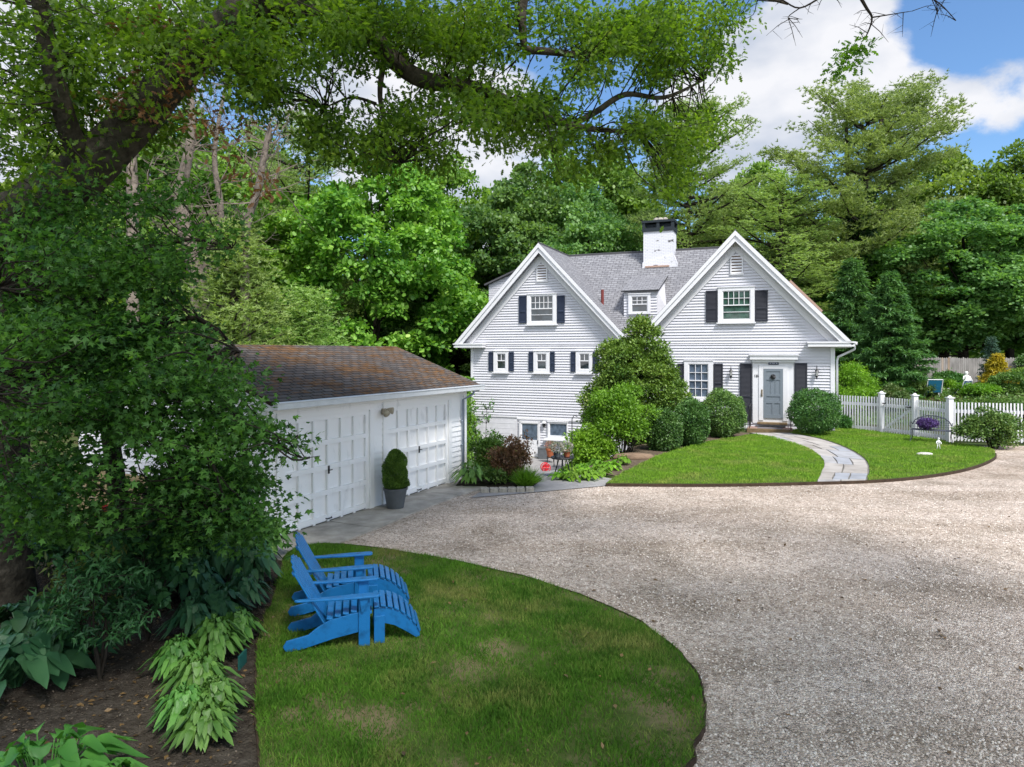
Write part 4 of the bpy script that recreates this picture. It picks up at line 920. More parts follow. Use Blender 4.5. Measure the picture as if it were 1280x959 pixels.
# the tall pine on the right, with bare limbs and an ivy-covered trunk
def big_pine():
    r = np.random.default_rng(11); Y = 45; base = Vector((22.9, Y, float(hgt(22.9, Y))-.1))
    e = empty('pine_tree', base); tag(e, 'tallest pine with flat wind-swept crown and ivy-clad trunk right of the house', 'tree', GT)
    t = MB(); Ps = []; Ds = []; Us = []; Ss = []
    def l(px, py, dy=0): p = W(px, py, Y+dy); return p-base
    p, rd = smooth_path([(0, 0, 0), l(1072, 380), l(1070, 300), l(1078, 240), l(1092, 185), l(1105, 140)], [.42, .38, .34, .28, .2, .08], 4); t.tube(p, rd, 10)
    p, rd = smooth_path([l(1074, 290), l(1062, 230), l(1058, 180, .5), l(1060, 130, .5)], [.25, .2, .14, .05], 4); t.tube(p, rd, 8)
    limbs = []
    ends = [(960, 182), (985, 190), (1010, 150), (1020, 205), (1000, 230), (1040, 125), (1015, 112), (1065, 105), (1085, 120), (1110, 118), (1120, 150), (1145, 105), (1165, 102), (1190, 128), (1200, 145), (1175, 160), (1185, 185), (1160, 195), (1140, 170), (1130, 215), (1160, 140), (1045, 160), (1090, 165), (1030, 180), (1065, 205), (1105, 200), (1150, 125), (1075, 150), (1050, 240), (1000, 262), (965, 250), (1010, 295), (975, 300), (1110, 260), (1150, 268), (1175, 290), (1120, 305), (1145, 235), (1185, 250), (1095, 285), (1040, 290), (985, 340), (1030, 350), (1130, 345), (1165, 330)]
    for k, (ex, ey) in enumerate(ends):
        dy = r.normal()*2.6; b = l(ex, ey, dy); ay = min(370, ey+25+abs(ex-1080)*.35); a = l(1075+(8 if ay < 230 else -3), max(ay, 150), dy*.1)
        md = a.lerp(b, .5)+Vector((0, 0, -.35)); pp, rr = smooth_path([a, md, b], [.10, .06, .015], 5); t.tube(pp, rr, 5, cap=False)
        ln = (b-a).length; d = (b-a).normalized(); npad = int(4+ln*1.9)
        for j in range(npad):
            u = .38+.62*(j+r.random())/npad; q = pp[min(len(pp)-1, int(u*(len(pp)-1)))]; c = np.array(q)+r.normal(size=3)*np.array([.5, .65, .12])+np.array([0, 0, .15])
            m = 34; g = c+r.normal(size=(m, 3))*np.array([.42, .42, .13])
            for _ in range(7): Ps.append(g); Ds.append(unit(r.normal(size=(m, 3))*np.array([.8, .8, .4])+np.array([d.x*.4, d.y*.4, .6]))); Us.append(rdir(r, m)); Ss.append(.40*(.6+.6*r.random(m)))
    link('crown', leafmesh('crown', np.vstack(Ps), np.vstack(Ds), np.vstack(Us), np.concatenate(Ss), T_BLADE, M['l_pine']), e)
    for (pa_, pb_) in (((1074, 300), (1015, 290)), ((1074, 285), (1050, 262)), ((1076, 268), (1140, 262)), ((1074, 330), (1045, 345))):
        a = l(*pa_); b = l(*pb_, -2); t.tube([a, a.lerp(b, .5)+Vector((0, 0, .15)), b], [.09, .05, .015], 5)
    t.build('trunk', M['bark'], e, smooth=True)
    n = 9000; z = r.random(n)**.9*12.5; a_ = r.random(n)*2*np.pi; rr = (.45+.6*np.sin(z*1.3+1)**2*.6)*(1-.4*z/12.5)+r.random(n)*.55
    P = np.stack([np.cos(a_)*rr-.1, np.sin(a_)*rr, z], 1); d = np.stack([np.cos(a_), np.sin(a_), r.normal(size=n)*.3], 1)
    link('ivy', leafmesh('ivy', P, unit(d+r.normal(size=(n, 3))*.5-np.array([0, 0, .4])), unit(d+r.normal(size=(n, 3))*.4), .2*(.7+.6*r.random(n)), T_QUAD, M['l_ivy']), e)
big_pine()
# spruce beside the right corner, small blue spruce, gold cypress
p_spr = list(mk_spruce(21, 7, 4.4, M['l_spruce'], nb=190, ls=.2, per=10, dense=6))
x = (1112-CX)/FPX*33; put_tree(p_spr, 'spruce_tree', 'mid-green spruce standing between the right eave and the stockade fence', 'tree', (x, 33, float(hgt(x, 33))-.3), 0, (1.0, 1.0, .86))
x = (1065-CX)/FPX*38; put_tree(p_spr, 'spruce_tree', 'second spruce half hidden behind the right corner of the house', 'tree', (x, 38, float(hgt(x, 38))-.3), 1.1, (1.1, 1.1, 1.05))
# a distant belt of woodland that reads as one mass
r = np.random.default_rng(33); n = 46000
X = r.uniform(-95, 120, n); Yd = r.uniform(62, 80, n); top = 11+2.5*np.sin(X*.21)+1.5*np.sin(X*.53+1)+(Yd-62)*.15+np.clip((X-20)/20, 0, 1)*3.5; Z = top*(r.random(n)**.7)
P = np.stack([X, Yd, Z], 1); me = leafmesh('distant_wood', P, rdir(r, n), unit(r.normal(size=(n, 3))*.5+np.array([0, -.5, .8])), .95*(.6+.7*r.random(n)), T_QUAD, M['l_wood'])
tag(link('distant_wood', me), kind='stuff')
# bare grey trunks on the left behind the garage
def bare(loc, pts, rad, label, seed, leafy=0):
    e = empty('bare_tree', loc); tag(e, label, 'tree', 'pale leafless trunks behind the garage'); rg = random.Random(seed); t = MB()
    p, rd = smooth_path(pts, rad, 4); t.tube(p, rd, 9)
    tw = MB()
    def br(a, d, ln, r_, dep):
        q = [a]; 
        for k in range(4): d = (d+Vector((rg.gauss(0, .22), rg.gauss(0, .22), rg.gauss(.05, .16)))).normalized(); q.append(q[-1]+d*ln/4)
        tw.tube(q, [r_*(1-.2*k) for k in range(5)], 4, cap=False)
        if dep:
            for k in range(3): br(q[rg.randint(1, 4)], (d+Vector((rg.gauss(0, .6), rg.gauss(0, .6), rg.gauss(0, .4)))).normalized(), ln*.6, r_*.5, dep-1)
    for k in range(34):
        i = rg.randint(len(p)//4, len(p)-1); a = rg.uniform(0, 6.28); br(p[i], Vector((math.cos(a), math.sin(a), rg.uniform(-.1, .6))).normalized(), rg.uniform(1, 2.4), .035, 2)
    t.build('trunk', M['palebark'], e, smooth=True); tw.build('branches', M['palebark'], e)
    return e
b0 = W(245, 440, 27); b0.z = 0
def lw(px, py, Y, b): return W(px, py, Y)-b
bare(b0, [(0, 0, 0), lw(250, 380, 27, b0), lw(240, 320, 27, b0), lw(226, 250, 27, b0), lw(240, 160, 27, b0), lw(232, 60, 27, b0)], [.36, .33, .3, .25, .16, .06], 'thick pale trunk with peeling bark just left of the garage roof', 1)
b0 = W(262, 440, 28); b0.z = 0
bare(b0, [(0, 0, 0), lw(258, 340, 28, b0), lw(276, 270, 28, b0), lw(268, 190, 28, b0), lw(286, 90, 28, b0)], [.2, .17, .14, .1, .04], 'slimmer pale trunk with bare twigs beside the thick one', 2)
b0 = W(312, 440, 26); b0.z = 0
bare(b0, [(0, 0, 0), lw(306, 310, 26, b0), lw(322, 240, 26, b0), lw(333, 180, 26, b0), lw(338, 160, 26, b0)], [.2, .17, .14, .11, .08], 'leaning smooth grey trunk above the garage roof', 3)
b0 = W(166, 440, 24); b0.z = 0
bare(b0, [(0, 0, 0), lw(166, 260, 24, b0), lw(164, 160, 24, b0), lw(172, 60, 24, b0)], [.22, .2, .14, .06], 'narrow bare trunk seen through leaves on the left', 4)
# ------------------------------------------------------------------ shrubs
def shrub(name, label, cat, loc, rx, ry, rz_, mt, n=9000, ls=.07, tmpl=T_DIAM, seed=0, cz=None, lumps=0, lump_r=.35, group=None, cone=0, stems=9, up=.35, nm2='foliage', solid=True, droop=.1):
    r = np.random.default_rng(seed+100); cz = rz_ if cz is None else cz
    if lumps:
        C = env_clumps(r, lumps, max(.05, rx-lump_r*.7), max(.05, ry-lump_r*.7), max(.05, rz_-lump_r*.6), cz, .45, -.95)
        if cone: k = np.clip((C[:, 2]-(cz-rz_))/(2*rz_), 0, 1); C[:, :2] *= (1.25-cone*k)[:, None]
        P, D, U = clumps(r, C, lump_r*(.7+.6*r.random(len(C))), n/len(C), flat=.8, up=up*1.6, droop=droop)
    else:
        d = rdir(r, n); rr = (1-.42*r.random(n)**2)*(1+.07*np.sin(d[:, 0]*5+seed)*np.cos(d[:, 2]*4+seed)+.055*np.sin(d[:, 1]*8+d[:, 2]*6)+.03*r.normal(size=n)+.16*(r.random(n) > .985))
        P = d*rr[:, None]*np.array([rx, ry, rz_])
        k = np.clip((P[:, 2]+rz_)/(2*rz_), 0, 1)
        if cone: P[:, :2] *= (1.2-cone*k)[:, None]
        P[:, 2] += cz; U = unit(d+np.array([0, 0, up])+r.normal(size=(n, 3))*.45); D = unit(d*.8+r.normal(size=(n, 3))*.6+np.array([0, 0, .15-droop]))
    P[:, 2] = np.maximum(P[:, 2], .02)
    me = leafmesh(nm2, P, D, U, ls*(.65+.7*r.random(len(P))), tmpl, mt)
    e = empty(name, loc); tag(e, label, cat, group); link(nm2, me, e)
    if stems:
        t = MB(); rg = random.Random(seed)
        for k in range(stems):
            a = rg.uniform(0, 6.28); f = rg.uniform(.3, .75); q = Vector((rx*f*math.cos(a), ry*f*math.sin(a), cz+rz_*rg.uniform(.0, .5)))
            t.tube([(rg.gauss(0, .06), rg.gauss(0, .06), -.1), q*.45+Vector((0, 0, .05)), q], [.03, .02, .008], 5)
        t.build('stems', M['bark'], e)
    return e
def at(px, py, z=None):              # base point of a plant from its foot in the photo, on the terrain
    p = G(px, py, 0)
    for _ in range(25): zz = float(hgt(p.x, p.y)); p = G(px, py, zz) if abs(zz) > .001 else p; p = p.lerp(G(px, py, zz), .5)
    return p
M['l_box'] = leafmat('boxwood_leaf', (.03, .10, .022), (.11, .24, .05), .2, nscale=3)
M['l_hol'] = leafmat('olive_evergreen_leaf', (.04, .10, .02), (.17, .27, .06), .2, nscale=2, c3=(.24, .28, .12))
M['l_rhod'] = leafmat('rhododendron_leaf', (.05, .13, .02), (.20, .33, .05), .25, nscale=1, c3=(.30, .36, .10))
M['l_lime'] = leafmat('lime_leaf', (.10, .22, .015), (.26, .46, .04), .4, nscale=1.5, c3=(.38, .55, .07))
M['l_lime2'] = leafmat('fresh_green_leaf', (.08, .19, .015), (.20, .38, .035), .4, nscale=1.2)
M['l_gold'] = leafmat('golden_cypress_leaf', (.30, .28, .02), (.62, .50, .04), .3, nscale=2)
M['l_pink'] = leafmat('pinkish_rhododendron', (.05, .11, .03), (.16, .22, .07), .25, nscale=3, c3=(.50, .32, .28))
M['l_dkred'] = leafmat('purple_brown_leaf', (.08, .06, .03), (.27, .14, .085), .4, nscale=4, c3=(.24, .30, .09))
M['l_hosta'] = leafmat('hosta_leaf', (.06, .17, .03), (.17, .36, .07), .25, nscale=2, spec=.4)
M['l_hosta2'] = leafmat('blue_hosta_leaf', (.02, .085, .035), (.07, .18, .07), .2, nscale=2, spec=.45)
M['l_bigleaf'] = leafmat('bright_broad_leaf', (.05, .17, .03), (.13, .33, .06), .35, nscale=2)
M['l_rose'] = leafmat('mixed_shrub_leaf', (.04, .11, .02), (.15, .25, .05), .3, nscale=3)
def wob_(x, y): return np.sin(x*2.1+y)*np.cos(y*1.7-x)
GB = 'clipped round shrubs along the front of the house'
def hw(px, Y): return (px)/FPX*Y
p = Vector((4.75, 24.2, 0)); p.z = float(hgt(p.x, p.y))
shrub('rhododendron', 'tall broad conical evergreen shrub rising to the dormer between the gables', 'shrub', (4.65, 25.4, -.8), 1.95, 1.8, 2.55, M['l_rhod'], 62000, .11, T_DIAM, 1, cz=2.55, lumps=330, lump_r=.32, cone=.5, stems=14, up=.5)
shrub('leafy_shrub', 'light green rounded shrub on bare stems in front of the tall conical one', 'shrub', (3.5, 21.8, -.55), 1.15, 1.1, .95, M['l_lime2'], 16000, .095, T_DIAM, 2, cz=1.75, lumps=75, lump_r=.33, stems=12)
shrub('leafy_shrub', 'lime green bushy shrub lowest on the slope beside the patio clutter', 'shrub', (2.45, 21.3, -.85), .82, .8, .82, M['l_lime'], 13000, .09, T_DIAM, 3, cz=.95, lumps=60, lump_r=.28, stems=8)
for k, (px, py, w_, top, mt, lab) in enumerate(((830, 566, 45, 511, 'l_box', 'small dark clipped round shrub, lowest of the row left of the door'), (864, 561, 43, 503, 'l_box', 'dark clipped egg-shaped shrub, second in the row left of the door'), (904, 549, 54, 491, 'l_hol', 'olive clipped round shrub right beside the left door shutter'), (1019, 541, 60, 487, 'l_box', 'large clipped round shrub between the door and the picket fence'))):
    b = G(px, py, 0); b.y += .55; Yc = b.y; rx = w_/2/FPX*Yc; h = (py-top)/FPX*Yc
    b.x = (px-CX)/FPX*Yc
    if k == 3: b.y = 26.2; b.x = (px-CX)/FPX*26.2; rx = w_/2/FPX*26.2; h = (py-top)/FPX*26.2
    shrub('round_shrub', lab, 'shrub', (b.x, b.y, (-.12, 0, 0, .14)[k]), rx*.98, rx*.98, h/2*1.0, M[mt], 17000, .070, T_DIAM, 10+k, group=GB, stems=6)
shrub('grass_tuft', 'small dark spiky tuft at the foot of the large round shrub', 'plant', G(1053, 538, 0), .3, .25, .28, M['l_box'], 1200, .16, T_LONG, 60, stems=0)
b = W(1068, 478, 31); shrub('leafy_shrub', 'bright lime shrub behind the fence by the downspout corner', 'shrub', (b.x, 31.5, .2), 1.45, 1.2, 1.25, M['l_lime'], 13000, .13, T_LONG, 20, cz=1.2, lumps=60, lump_r=.4, stems=6)
b = W(1124, 482, 30); shrub('rhododendron', 'dusty pink flowering rhododendron behind the gate post', 'shrub', (b.x, 30.5, .5), .9, .7, .62, M['l_pink'], 7000, .1, T_DIAM, 21, lumps=30, lump_r=.25)
b = W(1176, 466, 34.2); shrub('round_shrub', 'dark green rounded shrub against the grey stockade fence', 'shrub', (b.x, 34, 1.15), .72, .6, .6, M['l_box'], 6000, .09, T_DIAM, 22, lumps=26, lump_r=.25)
for k, (px, py, Y, rx, rz_, mt, lab) in enumerate(((1222, 494, 31.0, 1.0, .27, 'l_lime2', 'low mounded shrub in front of the white statue'), (1262, 490, 31.0, 1.2, .55, 'l_rose', 'low green shrub below the golden cypress'), (1180, 480, 33.0, .35, .3, 'l_lime', 'small yellow-green bush between the two lawn chairs'), (1192, 477, 33.4, .55, .4, 'l_box', 'little dark bush beside the statue'), (1278, 478, 33.2, .8, .6, 'l_olive', 'yellowish bush at the right edge behind the fence'), (1283, 463, 34.6, .5, .9, 'l_box', 'narrow dark evergreen at the right edge by the stockade fence'), (1150, 490, 31.4, .8, .35, 'l_rose', 'low greenery under the blue lawn chair'), (1236, 498, 28.5, 1.3, .45, 'l_rose', 'ground plants just behind the picket fence'), (1290, 498, 27.5, 1.2, .5, 'l_box', 'dark low plants behind the right end of the picket fence'))):
    b = W(px, py, Y); shrub('low_shrub', lab, 'shrub', (b.x, Y, max(.0, float(hgt(b.x, Y)))-.05), rx, .7, rz_, M[mt], 6500, .085, T_DIAM, 30+k, lumps=30, lump_r=.24, stems=3)
pr_ = list(mk_spruce(41, 2.6, 1.35, leafmat('blue_spruce_needle', (.04, .10, .07), (.12, .21, .15), .15), nb=90, ls=.1, per=7, dense=9))
b = W(1240, 480, 33.8); put_tree(pr_, 'blue_spruce', 'young blue-green spruce behind the golden cypress', 'tree', (b.x, 33.8, 1.2), 0, (1, 1, 1.08))
pg_ = list(mk_spruce(42, 1.9, 1.5, M['l_gold'], nb=110, ls=.11, per=8, dense=9, droop=-.1))
b = W(1246, 485, 32.2); put_tree(pg_, 'golden_cypress', 'bright golden-yellow dwarf cypress behind the picket fence', 'shrub', (b.x, 32.2, .95), 0, (1.12, 1, 1.15))
b = G(1240, 561, 0); shrub('leafy_shrub', 'loose green shrub in front of the right end of the picket fence', 'shrub', (b.x, b.y, 0), 1.12, .7, .68, M['l_hol'], 10000, .085, T_DIAM, 50, lumps=55, lump_r=.26, stems=12)
r = np.random.default_rng(66); n = 26000; X = r.uniform(14.5, 30, n); Y_ = r.uniform(26.5, 36, n); k = (Y_ > 29.6-.55*(X-13.5)*.55); X = X[k]; Y_ = Y_[k]; n = len(X)
Z = hgt(X, Y_)+r.random(n)*.16*(1+.8*wob_(X, Y_)); P = np.stack([X, Y_, Z], 1)
tag(link('ground_cover', leafmesh('ground_cover', P, rdir(r, n), unit(r.normal(size=(n, 3))*.5+np.array([0, -.3, 1])), .14*(.6+.7*r.random(n)), T_DIAM, M['l_rose'])), kind='stuff')
# hedge behind the garage
def hedge(label, x0, y0, x1, y1, z0, z1, th, seed, n=22000, mt='l_lime2', ls=.1):
    r = np.random.default_rng(seed); u = r.random(n); v = r.random(n); s_ = r.choice([-1, 1], n); d = Vector((x1-x0, y1-y0, 0)); nn = Vector((-d.y, d.x, 0)).normalized()
    top = r.random(n) < .3; off = np.where(top, r.uniform(-1, 1, n), s_*(1-.2*r.random(n)))*th/2; zz = np.where(top, z1-.12*r.random(n), z0+(z1-z0)*v)
    off += .06*np.sin(u*30); zz += np.where(top, .07*np.sin(u*22), 0)
    P = np.stack([x0+d.x*u+nn.x*off, y0+d.y*u+nn.y*off, zz], 1); Un = np.stack([nn.x*np.sign(off), nn.y*np.sign(off), np.where(top, 1.5, .3)], 1)
    tag(link('hedge', leafmesh('hedge', P, rdir(r, n), unit(Un+r.normal(size=(n, 3))*.5), ls*(.7+.6*r.random(n)), T_DIAM, M[mt])), label, 'hedge')
hedge('bright clipped hedge behind the garage beside the house corner', -6.5, 26.5, -2.15, 31.5, -1.8, 2.05, 1.1, 61, 30000)
# small plants by the garage corner
def hosta(loc, rad, h, mt, seed, label, n=42, lw=.16, group=None, name='hosta', ll=None):
    r = random.Random(seed); v = []; f = []
    for k in range(n):
        a = k*2.4+r.gauss(0, .6); q = (k+.5)/n; ln = rad*(.62+.55*q)*r.uniform(.7, 1.12)*(1.0 if ll is None else ll); out = q**.55
        d = Vector((math.cos(a), math.sin(a), 0)); sd_ = Vector((-d.y, d.x, 0)); b0 = d*rad*.1*r.random(); zt = h*(1.02-.42*q)*r.uniform(.7, 1.2)
        base = len(v); wv = lw*r.uniform(.8, 1.2); tilt = r.gauss(0, .15)
        for (t, w_) in ((0, .06), (.5, .07), (.58, .62), (.70, 1), (.86, .72), (1, .02)):
            x = ln*(t**1.05)*(.30+.70*out); z = zt*math.sin(min(1.0, t*1.25)*math.pi*.62)-max(0, t-.6)*h*.75*out
            c = b0+d*x+Vector((0, 0, max(.02, z)))
            g = Vector((0, 0, w_*wv*.16)); s2 = (sd_+Vector((0, 0, tilt)))*w_*wv*.5
            v += [tuple(c-s2+g), tuple(c), tuple(c+s2+g)]
        for j in range(5):
            o_ = base+j*3; f += [(o_, o_+1, o_+4, o_+3), (o_+1, o_+2, o_+5, o_+4)]
    m = MB(); m.v = v; m.f = f; o = m.build(name, mt, None, smooth=True); o.location = loc; return tag(o, label, 'plant', group)
b = G(586, 608, .05); hosta((b.x+.05, b.y+.25, .05), .55, .5, M['l_hosta'], 1, 'glossy green hosta at the right front corner of the garage', n=130, lw=.08)
shrub('flowering_shrub', 'green shrub dotted with yellow-orange flowers beside the garage corner', 'shrub', (-.6, 17.6, .03), .5, .5, .55, leafmat('flower_shrub_leaf', (.04, .11, .02), (.13, .27, .04), .3, nscale=3, c3=(.62, .38, .12)), 6500, .07, T_DIAM, 71, lumps=30, lump_r=.2, stems=6)
shrub('purple_shrub', 'brown-purple leaved shrub in the middle of the bed by the garage', 'shrub', (-.05, 16.9, .03), .55, .5, .50, M['l_dkred'], 8500, .06, T_DIAM, 72, lumps=34, lump_r=.19, stems=10)
shrub('low_shrub', 'dark green filler plant at the front of the garage bed', 'shrub', (-.45, 16.5, .03), .32, .25, .24, M['l_rose'], 2600, .06, T_DIAM, 73, lumps=12, lump_r=.15, stems=3)
r = np.random.default_rng(74); n = 1300; a = r.random(n)*6.28; el = r.random(n)**.6; D = np.stack([np.cos(a)*el, np.sin(a)*el, 1.1-.6*el], 1); P = np.stack([r.normal(size=n)*.05, r.normal(size=n)*.05, np.zeros(n)], 1)
T_GR = (np.array([(0, .012, 0), (0, -.012, 0), (.5, .010, .02), (.5, -.010, .02), (1, 0, -.16)]), [(0, 1, 3, 2), (2, 3, 4)])
o = link('ornamental_grass', leafmesh('ornamental_grass', P, D, unit(rdir(r, n)+np.array([0, 0, 1.])), .52*(.7+.4*r.random(n)), T_GR, M['l_lime2']), None, (.33, 16.35, .03)); tag(o, 'fine bright ornamental grass tuft at the end of the granite blocks', 'plant')
# young sapling against the basement wall
def sapling(loc, h, label, mt, seed, n=420, ls=.13, spread=.5, name='sapling', cat='tree', tmpl=T_DIAM, lo=.3):
    r = np.random.default_rng(seed); rg = random.Random(seed); e = empty(name, loc); tag(e, label, cat); t = MB(); ends = []
    for k in range(4):
        a = rg.uniform(0, 6.28); q = [Vector((0, 0, 0))]; d = Vector((math.cos(a)*.16, math.sin(a)*.16, 1)).normalized()
        for j in range(5): d = (d+Vector((rg.gauss(0, .1), rg.gauss(0, .1), 0))).normalized(); q.append(q[-1]+d*h*rg.uniform(.75, 1)/5)
        t.tube(q, [.018, .016, .013, .01, .007, .004], 5)
        for j in range(2, 6):
            for _ in range(2):
                a2 = rg.uniform(0, 6.28); z = q[j]+Vector((math.cos(a2)*spread*rg.uniform(.4, 1), math.sin(a2)*spread*rg.uniform(.4, 1), rg.uniform(.05, .3))); t.tube([q[j], z], [.007, .003], 4, cap=False)
                for u in np.linspace(.4, 1, 5): ends.append(q[j].lerp(z, u))
    E = np.array([tuple(p) for p in ends]); ix = r.integers(0, len(E), n); P = E[ix]+r.normal(size=(n, 3))*.04
    t.build('stems', M['bark'], e); link('foliage', leafmesh('foliage', P, unit(r.normal(size=(n, 3))+np.array([0, 0, -.2])), unit(r.normal(size=(n, 3))*.6+np.array([0, -.2, 1])), ls*(.6+.7*r.random(n)), tmpl, mt), e)
sapling((-.85, 19.5, -.3), 2.3, 'thin sapling with sparse leaves against the white basement wall', M['l_box'], 5, 500, .075, .32)
sapling((.25, 17.4, .0), 1.15, 'tall thin dark-leaved stalks above the purple shrub', M['l_dkred'], 6, 260, .07, .18, 'tall_stalks', 'plant')
shrub('leafy_shrub', 'mixed green bush in the gap between garage and house corner', 'shrub', (-1.9, 23.5, -1.2), .75, 1.0, 1.5, M['l_lime2'], 9000, .1, T_DIAM, 75, lumps=45, lump_r=.35)
# granite blocks edging the bed
rg = random.Random(9)
for k in range(6):
    px = 606+k*11.2; b = G(px, 616.5-.25*k, 0); m = MB(); w_ = .095; m.box(-w_, w_, -.1, .1, -.05, .12)
    o = m.build('granite_block', M['granite'], None, bevel=.02); o.location = (b.x, b.y, 0); o.rotation_euler = (0, rg.gauss(0, .03), rg.gauss(0, .06))
    tag(o, ('first', 'second', 'third', 'fourth', 'fifth', 'last')[k]+' grey granite block in the edging row, counted from the garage', 'stone', 'granite blocks edging the flower bed')
# lime ground cover along the front lawn edge
for k, (px, py, rr) in enumerate(((703, 600, .33), (718, 601, .36), (735, 600, .34), (750, 596, .34), (764, 588, .33), (778, 581, .3), (728, 592, .34), (747, 586, .34), (712, 593, .3))):
    b = at(px, py); hosta((b.x, b.y, b.z-.02), rr*1.1, .26, M['l_lime'] if k % 2 == 0 else M['l_lime2'], 100+k, ('front-left', 'second', 'third', 'fourth', 'fifth', 'uppermost', 'rear left', 'rear right', 'leftmost rear')[k]+' lime hosta clump in the strip beside the front lawn edging', n=60, lw=.10, group='lime hostas bordering the front lawn')
# mulch slope patch under the front shrubs
b = MB(); pts = [(3.0, 17.5), (4.4, 20), (6.4, 22.9), (8.7, 26.0), (9.2, 27.5), (4.0, 29.8), (2.6, 26), (1.9, 21), (2.2, 18.6)]
cx0_ = sum(p[0] for p in pts)/len(pts); cy0_ = sum(p[1] for p in pts)/len(pts)
bb = smooth_path([Vector((p[0], p[1], 0)) for p in pts+[pts[0]]], k=4)[:-1]; nr = 9
for j in range(nr+1):
    for q in bb: x = cx0_+(q.x-cx0_)*j/nr; y = cy0_+(q.y-cy0_)*j/nr; b.v.append((x, y, float(hgt(x, y))+.02))
nb_ = len(bb); b.f = [(j*nb_+i, j*nb_+(i+1) % nb_, (j+1)*nb_+(i+1) % nb_, (j+1)*nb_+i) for j in range(nr) for i in range(nb_)]
tag(b.build('shrub_bed', mat('light_mulch', (.16, .125, .09), .95, .05, scale=8, detail=10, col2=(.08, .06, .045), bump=.02)), kind='structure')
# ------------------------------------------------------------------ grass blades
def inpoly(P, poly):
    x, y = P[:, 0], P[:, 1]; ins = np.zeros(len(P), bool); n = len(poly); j = n-1
    for i in range(n):
        xi, yi, xj, yj = poly[i].x, poly[i].y, poly[j].x, poly[j].y
        c = ((yi > y) != (yj > y)) & (x < (xj-xi)*(y-yi)/(yj-yi+1e-12)+xi); ins ^= c; j = i
    return ins
def wob(P, s, ph): return (np.sin(P[:, 0]*s+ph+1.7*np.sin(P[:, 1]*s*.7))+np.sin(P[:, 1]*s*1.3+ph*2+1.3*np.sin(P[:, 0]*s*.9+2))+.6*np.sin((P[:, 0]+P[:, 1])*s*2.3+ph))/2.6
T_BL = (np.array([(0, .5, 0), (0, -.5, 0), (.6, .32, .0), (.6, -.32, .0), (1, 0, 0)])*np.array([1, .09, 1]), [(0, 1, 3, 2), (2, 3, 4)])
def grass(name, poly, z, n, h, mt, seed, ymin=-99, thin=None, wmul=1):
    r = np.random.default_rng(seed); xs = [p.x for p in poly]; ys = [p.y for p in poly]
    P = np.stack([r.uniform(min(xs), max(xs), n), r.uniform(max(ymin, min(ys)), max(ys), n), np.full(n, z)], 1); P = P[inpoly(P, poly)]
    w_ = wob(P, 2.1, seed)*.6+wob(P, 6.3, seed+2)*.4
    if thin is not None: P = P[r.random(len(P)) < np.clip(.85+w_*thin, .12, 1)]
    n = len(P); D = unit(r.normal(size=(n, 3))*np.array([.45, .45, .1])+np.array([0, 0, .8])); U = rdir(r, n)
    S = h*(.55+.7*r.random(n))*(1+.35*wob(P, 3.3, seed+5)); tv = T_BL[0].copy(); tv[:, 1] *= wmul
    o = link(name, leafmesh(name, P, D, U, S, (tv, T_BL[1]), mt)); return tag(o, None, None, None, 'stuff')
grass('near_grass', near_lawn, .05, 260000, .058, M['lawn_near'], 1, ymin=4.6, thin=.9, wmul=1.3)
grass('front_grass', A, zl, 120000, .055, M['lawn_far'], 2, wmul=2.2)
grass('side_grass', B, zl, 90000, .055, M['lawn_far'], 3, wmul=2.4)
# fallen leaves and litter
def litter(name, poly, z, n, s, mt, seed, kind='stuff'):
    r = np.random.default_rng(seed); xs = [p[0] for p in poly]; ys = [p[1] for p in poly]
    P = np.stack([r.uniform(min(xs), max(xs), n), r.uniform(min(ys), max(ys), n), z+r.random(n)*.012], 1); P = P[inpoly(P, [Vector((p[0], p[1], 0)) for p in poly])]; n = len(P)
    D = unit(r.normal(size=(n, 3))*np.array([1, 1, .2])); U = unit(r.normal(size=(n, 3))*.3+np.array([0, 0, 1]))
    tag(link(name, leafmesh(name, P, D, U, s*(.5+r.random(n)), T_DIAM, mt)), None, None, None, 'stuff')
M['litter'] = leafmat('leaf_litter', (.07, .045, .02), (.24, .15, .06), .1, nscale=2, c3=(.45, .33, .12))
litter('leaf_litter', [(-9, 2), (-2.1, 3.5), (-2.15, 6.2), (-2.6, 9), (-4, 10.8), (-14, 10.4), (-14, 5)], .035, 5200, .05, M['litter'], 5)
litter('mulch_chips', [(-9, 2), (-2.1, 3.5), (-2.15, 6.2), (-2.6, 9), (-4, 10.8), (-14, 10.4), (-14, 5)], .03, 42000, .022, leafmat('bark_chip', (.05, .04, .03), (.17, .13, .10), .0, nscale=4), 6)
litter('drive_litter', [(-1, 16), (6, 16.5), (11, 13), (5, 4.5), (1.8, 4.5), (1.7, 7.5), (-1, 10.5), (-2.5, 12)], .02, 260, .055, M['litter'], 17)
litter('lawn_litter', [(p.x, p.y) for p in near_lawn], .085, 130, .05, M['litter'], 7)
